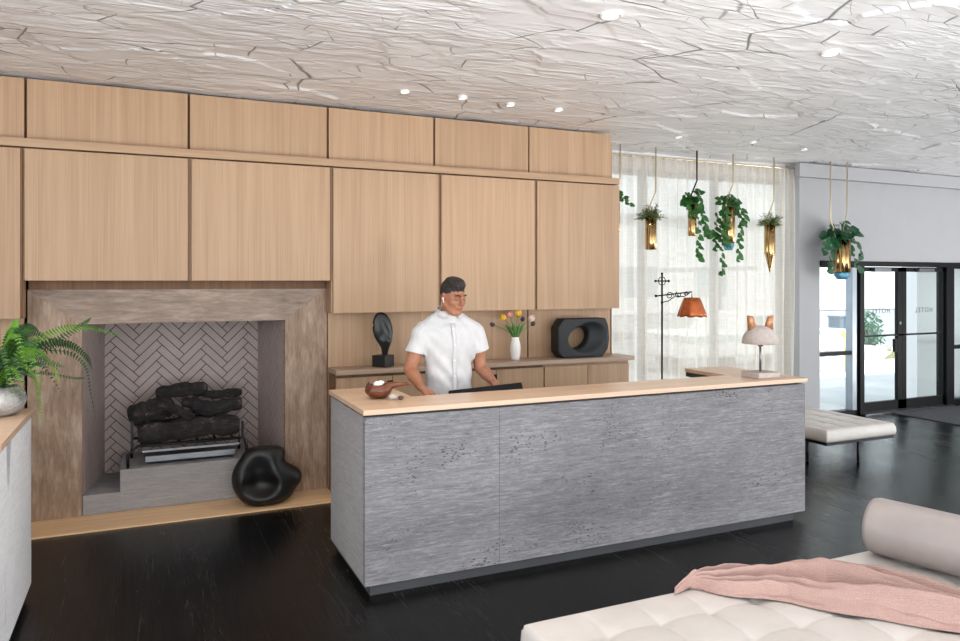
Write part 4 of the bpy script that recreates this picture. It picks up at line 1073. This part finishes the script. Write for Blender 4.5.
# throw
bk = NT('pink_gauze'); wv = bk.noise(bk.coord((260, 260, 260)), 1, 2, .5); w2 = bk.n('TexWave', {'bands_direction': 'DIAGONAL'}, Vector=bk.coord(), Scale=55, Distortion=3)
bk.base(bk.ramp(wv.outputs[0], [(.3, (156, 126, 118)), (.7, (178, 148, 139))]), .9); bk.bump(bk.math('ADD', wv.outputs[0], bk.math('MULTIPLY', w2.outputs[1 if len(w2.outputs) > 1 else 0], .6)), .5, .004)
NE = [(2.15, 2.655), (2.25, 2.57), (2.35, 2.46), (2.50, 2.32), (2.61, 2.17), (2.76, 1.99), (2.885, 1.86), (3.02, 1.72)]
FA = [(2.10, 2.60), (2.23, 2.63), (2.46, 2.64), (2.75, 2.60), (2.89, 2.56), (3.02, 2.31), (3.16, 2.06), (3.30, 1.85)]
def lerp_path(Pp, u):
    m = len(Pp)-1; s_ = u*m; i = min(int(s_), m-1); f = s_-i; f2_ = f
    return Vector(Pp[i]).lerp(Vector(Pp[i+1]), f2_)
def throw():
    nu, nv = 200, 90; vs = []
    for i in range(nu+1):
        u = i/nu; a = lerp_path(NE, u); b = lerp_path(FA, u); a = a+Vector((.012*math.sin(u*23), .012*math.sin(u*19)))
        for j in range(nv+1):
            v = j/nv; p = a.lerp(b, v)
            vv = v+.05*math.sin(u*5+2)+.02*math.sin(u*13)
            env = min(1, v/.10)**.5*min(1, (1-v)/.06+.12)**.5*min(1, (u+.03)/.16)
            def fold(c, w_, h):
                d = (vv-c)/w_; return h*math.exp(-d*d)
            h = fold(.10+.10*u, .060, .042)+fold(.30-.10*u+.05*math.sin(u*6), .045, .048)+fold(.50+.09*math.sin(u*4), .050, .060)+fold(.74-.16*u, .06, .075)*(1-.5*math.sin(u*5)**2)+fold(.92, .06, .062)*(.5+.5*math.sin(u*6+.4)**2)+.008
            h += .012*math.sin(vv*44+u*7)*math.sin(u*9+1)**2*.5
            h += .020*math.exp(-((u-.62)/.12)**2)*math.sin(v*9+1)**2
            vs.append((p.x, p.y, .428+1.15*h*env+.004*math.sin(u*70+v*9)*math.sin(v*20+u*11)*env+.002))
    mb = MB(); mb.add(vs, [(i*(nv+1)+j, (i+1)*(nv+1)+j, (i+1)*(nv+1)+j+1, i*(nv+1)+j+1) for i in range(nu) for j in range(nv)])
    o = mb.build('throw_blanket', bk.m, None, True, solid=.004); tag(o, 'dusty pink gauze throw bunched in long folds across the daybed', 'blanket')
throw()
# entrance mat
em = BX('entrance_mat', plain('charcoal_mat', (62, 62, 66), .95, var=.15, scale=30, bump=.5), 9.22, 12.6, 5.2, 6.88, .001, .012, bevel=.004); tag(em, 'charcoal entrance mat on the black floor inside the glass doors', 'mat')

# ------------------------------------------------------------------ the man behind the desk
def man():
    root = thing('person', (1.975, 4.94, 0), 'person in a white short-sleeved shirt standing behind the desk, head bowed, hands lowered', 'person', rz=R(-3))
    sk = NT('skin'); n1 = sk.noise(sk.coord((14, 14, 14)), 1, 4)
    base = sk.ramp(n1.outputs[0], [(.3, (150, 98, 72)), (.7, (172, 118, 90))])
    # tattooed left forearm
    tc = sk.n('TexCoord'); ds = sk.n('VectorMath', {'operation': 'DISTANCE'}, i0=tc.outputs['Object'], i1=(.315, -.12, 1.11)).outputs['Value']
    tn = sk.noise(sk.coord((55, 55, 40)), 1, 3, .6, 1.5); ink = sk.math('MULTIPLY', sk.math('GREATER_THAN', tn.outputs[0], .53), sk.math('LESS_THAN', ds, .13))
    sk.base(sk.mix(sk.math('MULTIPLY', ink, .55), base.outputs[0], lin((92, 72, 66))), .5, None, Subsurface_Weight=.06)
    F = Field((-.42, -.52, -.02), (.46, .26, 1.88), .0048)
    c = F.cone
    # head frame: turned to his left and bowed
    Rh = Matrix.Rotation(R(17), 3, 'Z') @ Matrix.Rotation(R(13), 3, 'X')
    HC = np.array((.012, -.055, 1.685)); Rn = np.array(Rh)
    T = lambda p: Rn @ np.array(p, float)+HC
    # trunk
    F.ell((0, .005, 1.33), (.175, .11, .19), .03); F.ell((0, .005, 1.12), (.150, .10, .18), .05); F.ell((0, .02, .95), (.165, .115, .13), .05)
    for s_ in (-1, 1):
        c((s_*.08, .01, 1.43), (s_*.19, .005, 1.425), .07, .058, .04); c((s_*.02, .02, 1.55), (s_*.15, .015, 1.475), .05, .045, .04)
        c((s_*.09, .02, .90), (s_*.10, .01, .50), .085, .058, .02); c((s_*.10, .01, .50), (s_*.105, .04, .09), .055, .038, .01); c((s_*.105, .05, .05), (s_*.12, -.12, .035), .04, .034, .02)
    c((0, .02, 1.45), T((0, .02, -.04)), .066, .060, .03)
    # arms
    arms = [(-1, (-.205, .005, 1.43), (-.290, -.01, 1.175), (-.268, -.20, 1.075), (-.240, -.285, 1.050)), (1, (.200, .005, 1.43), (.245, .0, 1.17), (.300, -.13, 1.068), (.322, -.21, 1.030))]
    for s_, sh_, el, wr, hd in arms:
        mid = tuple((np.array(sh_)+np.array(el))/2)
        c(sh_, mid, .058, .052, .03); c(mid, el, .052, .042, .02); m2 = tuple(np.array(el)*.65+np.array(wr)*.35)
        c(el, m2, .043, .044, .02); c(m2, wr, .044, .027, .015)
        d = np.array(hd)-np.array(wr); L = np.linalg.norm(d); d = d/L; side = np.cross(d, (0, 0, 1)); side /= np.linalg.norm(side); up = np.cross(side, d)
        w0 = np.array(wr)
        for q in (-.024, -.008, .008, .024): c(w0+d*.012+side*q*.6, w0+d*.085+side*q*1.15, .016, .0125, .012)
        for q, fl_, dr in ((-.029, .072, .9), (-.010, .082, 1), (.010, .078, 1), (.028, .060, .9)):
            k0 = w0+d*.085+side*q*1.1; k1 = k0+d*fl_*.5-up*.006+side*q*.1; k2 = k0+d*fl_*.92-up*.034+side*q*.15
            c(k0, k1, .0098, .0088, .006); c(k1, k2, .0088, .0074, .004)
        inn = -s_*(1 if side[0] > 0 else -1)
        t0 = w0+d*.025+side*inn*.022-up*.004; t1 = t0+d*.032+side*inn*.026-up*.008; t2 = t1+d*.034+side*inn*.006-up*.010
        c(t0, t1, .0135, .0112, .008); c(t1, t2, .0108, .0085, .004)
    # head
    F.ell(T((0, .018, .035)), (.077, .097, .090), .01, Rm=Rn); F.ell(T((0, -.028, -.025)), (.063, .070, .088), .03, Rm=Rn)
    F.ell(T((0, -.040, -.075)), (.044, .044, .040), .025, Rm=Rn); c(T((0, -.078, -.100)), T((0, -.070, -.095)), .020, .022, .02)
    for s_ in (-1, 1):
        c(T((s_*.064, .005, -.045)), T((s_*.030, -.060, -.098)), .018, .018, .02)
        F.ell(T((s_*.046, -.066, -.022)), (.020, .018, .018), .02, Rm=Rn)
        c(T((s_*.012, -.100, .034)), T((s_*.050, -.083, .034)), .0085, .0075, .012)
    for s_ in (-1, 1): F.ell(T((s_*.033, -.104, .012)), (.019, .014, .0115), .010, 's', Rm=Rn)
    for s_ in (-1, 1):
        F.ell(T((s_*.032, -.082, .010)), (.0155, .0125, .0125), .004, Rm=Rn)
        F.ell(T((s_*.080, .012, .0)), (.009, .018, .031), .006, Rm=Rn); F.ell(T((s_*.090, .004, .002)), (.006, .010, .018), .004, 's', Rm=Rn)
        F.ell(T((s_*.0125, -.108, -.026)), (.0085, .010, .0075), .006, Rm=Rn)
    c(T((0, -.096, .026)), T((0, -.121, -.020)), .0075, .0115, .010)
    c(T((-.020, -.094, -.053)), T((.020, -.094, -.053)), .0055, .0055, .006); c(T((-.016, -.094, -.064)), T((.016, -.094, -.064)), .0065, .0065, .006); c(T((-.012, -.098, -.0535)), T((.012, -.098, -.0535)), .006, .006, .004)
    F.V = np.maximum(F.V, -(np.arange(F.n[2])*F.h+F.lo[2]-.012)[None, None, :].astype(np.float32))
    body = F.build('body', sk.m, root, 2)
    # hair, short, fuller on top
    hm = NT('dark_hair'); hn = hm.noise(hm.coord((90, 90, 90)), 1, 3); hm.base(hm.ramp(hn.outputs[0], [(.35, (20, 17, 16)), (.65, (52, 44, 40))]), .7); hm.bump(hn.outputs[0], .8, .006)
    F = Field((-.16, -.26, 1.58), (.18, .12, 1.88), .0042)
    F.ell(T((0, .020, .042)), (.079, .099, .093), .008, Rm=Rn); F.ell(T((0, -.036, .098)), (.056, .052, .038), .02, Rm=Rn); F.ell(T((.0, .0, .112)), (.062, .074, .034), .02, Rm=Rn)
    # face opening
    F.ell(T((0, -.135, .000)), (.070, .078, .070), .012, 's', Rm=Rn); F.ell(T((0, -.03, -.105)), (.12, .12, .085), .006, 's', Rm=Rn)
    for s_ in (-1, 1): F.ell(T((s_*.088, -.006, -.018)), (.026, .034, .046), .01, 's', Rm=Rn); F.ell(T((s_*.072, -.095, .01)), (.018, .040, .044), .01, 's', Rm=Rn)
    sl, P = F.sub((-1, -1, 1), (1, 1, 3)); F.V[sl] += (.0022*np.sin(P[..., 0]*260+3*np.sin(P[..., 2]*90))*np.sin(P[..., 1]*240+2*np.sin(P[..., 0]*110))).astype(np.float32)
    F.build('hair', hm.m, root, 0)
    M['brow'] = plain('brow_hair', (34, 26, 22), .8); M['lip'] = plain('lip_skin', (158, 92, 78), .5)
    for s_ in (-1, 1):
        MB().tube([T((s_*.012, -.107, .032)), T((s_*.030, -.105, .039)), T((s_*.052, -.088, .034))], [.003, .0042, .002], 6).build('eyebrow', M['brow'], root, True)
        MB().tube([T((s_*.018, -.093, .004)), T((s_*.032, -.097, .0015)), T((s_*.047, -.087, .004))], [.0012, .002, .001], 6).build('eyelashes', M['brow'], root, True)
    MB().tube([T((-.020, -.0985, -.0585)), T((0, -.1035, -.0575)), T((.020, -.0985, -.0585))], [.0012, .0022, .0012], 6).build('mouth_line', M['lip'], root, True)
    # shirt
    sm = NT('white_shirt_cloth'); sn = sm.noise(sm.coord((9, 9, 5)), 1, 5, .6, 1); sf = sm.noise(sm.coord((300, 300, 300)), 1, 1)
    sm.base(sm.ramp(sn.outputs[0], [(.3, (190, 191, 193)), (.7, (206, 206, 206))]), .85); sm.bump(sm.math('ADD', sn.outputs[0], sm.math('MULTIPLY', sf.outputs[0], .1)), .45, .02)
    F = Field((-.36, -.22, .86), (.36, .22, 1.64), .0055)
    F.ell((0, .004, 1.33), (.197, .134, .20), .03); F.ell((0, .004, 1.12), (.170, .125, .20), .06); F.ell((0, .01, .96), (.178, .132, .15), .06)
    for s_ in (-1, 1):
        F.cone((s_*.08, .01, 1.43), (s_*.188, .005, 1.425), .084, .070, .04); F.cone((s_*.02, .02, 1.548), (s_*.15, .015, 1.475), .060, .058, .04)
        F.cone((s_*.200, .005, 1.43), ((.238 if s_ > 0 else -.254), -.002, 1.285), .068, .072, .03)
    F.cone((0, .02, 1.46), (.002, -.01, 1.585), .078, .072, .03)
    # wrinkles and hems
    def wr(P):
        x, y, z = P[..., 0], P[..., 1], P[..., 2]
        return 0.0045*np.sin(x*38+z*26+2*np.sin(z*11))*np.clip((1.40-z)*6, 0, 1)+.003*np.sin(z*41+x*33+np.sin(x*19+z*7)*2)
    sl, P = F.sub((-1, -1, 0), (1, 1, 3)); F.V[sl] += wr(P).astype(np.float32)
    X_, Y_, Z_ = P[..., 0], P[..., 1], P[..., 2]
    hem = np.where(np.abs(X_) > .185, (1.292+(np.abs(X_)-.25)*.25)-Z_, .90-Z_); F.V = np.maximum(F.V, hem.astype(np.float32))
    nk = (Z_-(1.588+.35*Y_-.0)); F.V = np.maximum(F.V, nk.astype(np.float32))
    # V opening at the throat
    F.cone((.002, -.13, 1.60), (.002, -.13, 1.50), .05, .012, .008, 's')
    sh = F.build('shirt', sm.m, root, 2)
    # collar flaps, placket and buttons
    for s_ in (-1, 1):
        mb = MB(); n = 9; vs = []
        for k in range(n+1):
            a = R(95-k*16.5)    # from the nape round to the throat
            rx, ry = .083, .087; cx, cy = 0, .004
            top = Vector((s_*(rx*math.cos(a)), cy+ry*math.sin(a), 1.600+.30*(ry*math.sin(a))*.9)); w_ = .030+.020*(k/n)**2
            out = Vector((s_*math.cos(a)*.018, math.sin(a)*.018, -w_))
            if k == n: top.x = s_*.010; out = Vector((s_*.038, -.016, -.048))
            vs += [top, top+out]
        mb.add(vs, [(2*k, 2*k+1, 2*k+3, 2*k+2) for k in range(n)]); mb.build('collar', sm.m, root, True, solid=.004)
    vv = np.array([v.co[:] for v in sh.data.vertices]); pts = []
    for z in np.linspace(1.50, .95, 16):
        q = vv[(np.abs(vv[:, 0]) < .014) & (np.abs(vv[:, 2]-z) < .012)]
        pts.append((0, float(q[:, 1].min())-.0015 if len(q) else -.13, float(z)))
    pts = [(p[0], sum(a[1] for a in pts[max(0, i-1):i+2])/len(pts[max(0, i-1):i+2])-.001, p[2]) for i, p in enumerate(pts)]
    mb = MB(); mb.add([(x, p[1], p[2]) for p in pts for x in (-.016, .016)], [(2*k, 2*k+2, 2*k+3, 2*k+1) for k in range(15)]); mb.build('placket', sm.m, root, True, solid=.004)
    for k in range(1, 15, 3): MB().tube([(0, pts[k][1]-.001, pts[k][2]), (0, pts[k][1]-.005, pts[k][2])], .0055, 10).build('button', M['white'], root)
    return root
man()
eb = thing('earbud', (0, 0, 0), "small white wireless earbud in the man's right ear", 'earbud')
MB().ball((0, 0, 0), (.008, .008, .009), 10).build('bud', M['white'], eb, True); MB().tube([(0, -.002, 0), (.002, -.010, -.028)], [.0042, .0036], 8).build('stem', M['white'], eb, True)
_T = Matrix.Translation((1.975, 4.94, 0)) @ Matrix.Rotation(R(-3), 4, 'Z')
_Rh = Matrix.Rotation(R(17), 3, 'Z') @ Matrix.Rotation(R(13), 3, 'X')
eb.location = _T @ (Vector((.012, -.055, 1.685))+_Rh @ Vector((-.089, -.004, -.008)))

# unseen drum added as a housing for the ceiling fill spot
ul = thing('ceiling_fill_drum', (2.5, -.9, 0), 'unseen black drum added for the ceiling fill light, standing behind the daybed', 'lamp')
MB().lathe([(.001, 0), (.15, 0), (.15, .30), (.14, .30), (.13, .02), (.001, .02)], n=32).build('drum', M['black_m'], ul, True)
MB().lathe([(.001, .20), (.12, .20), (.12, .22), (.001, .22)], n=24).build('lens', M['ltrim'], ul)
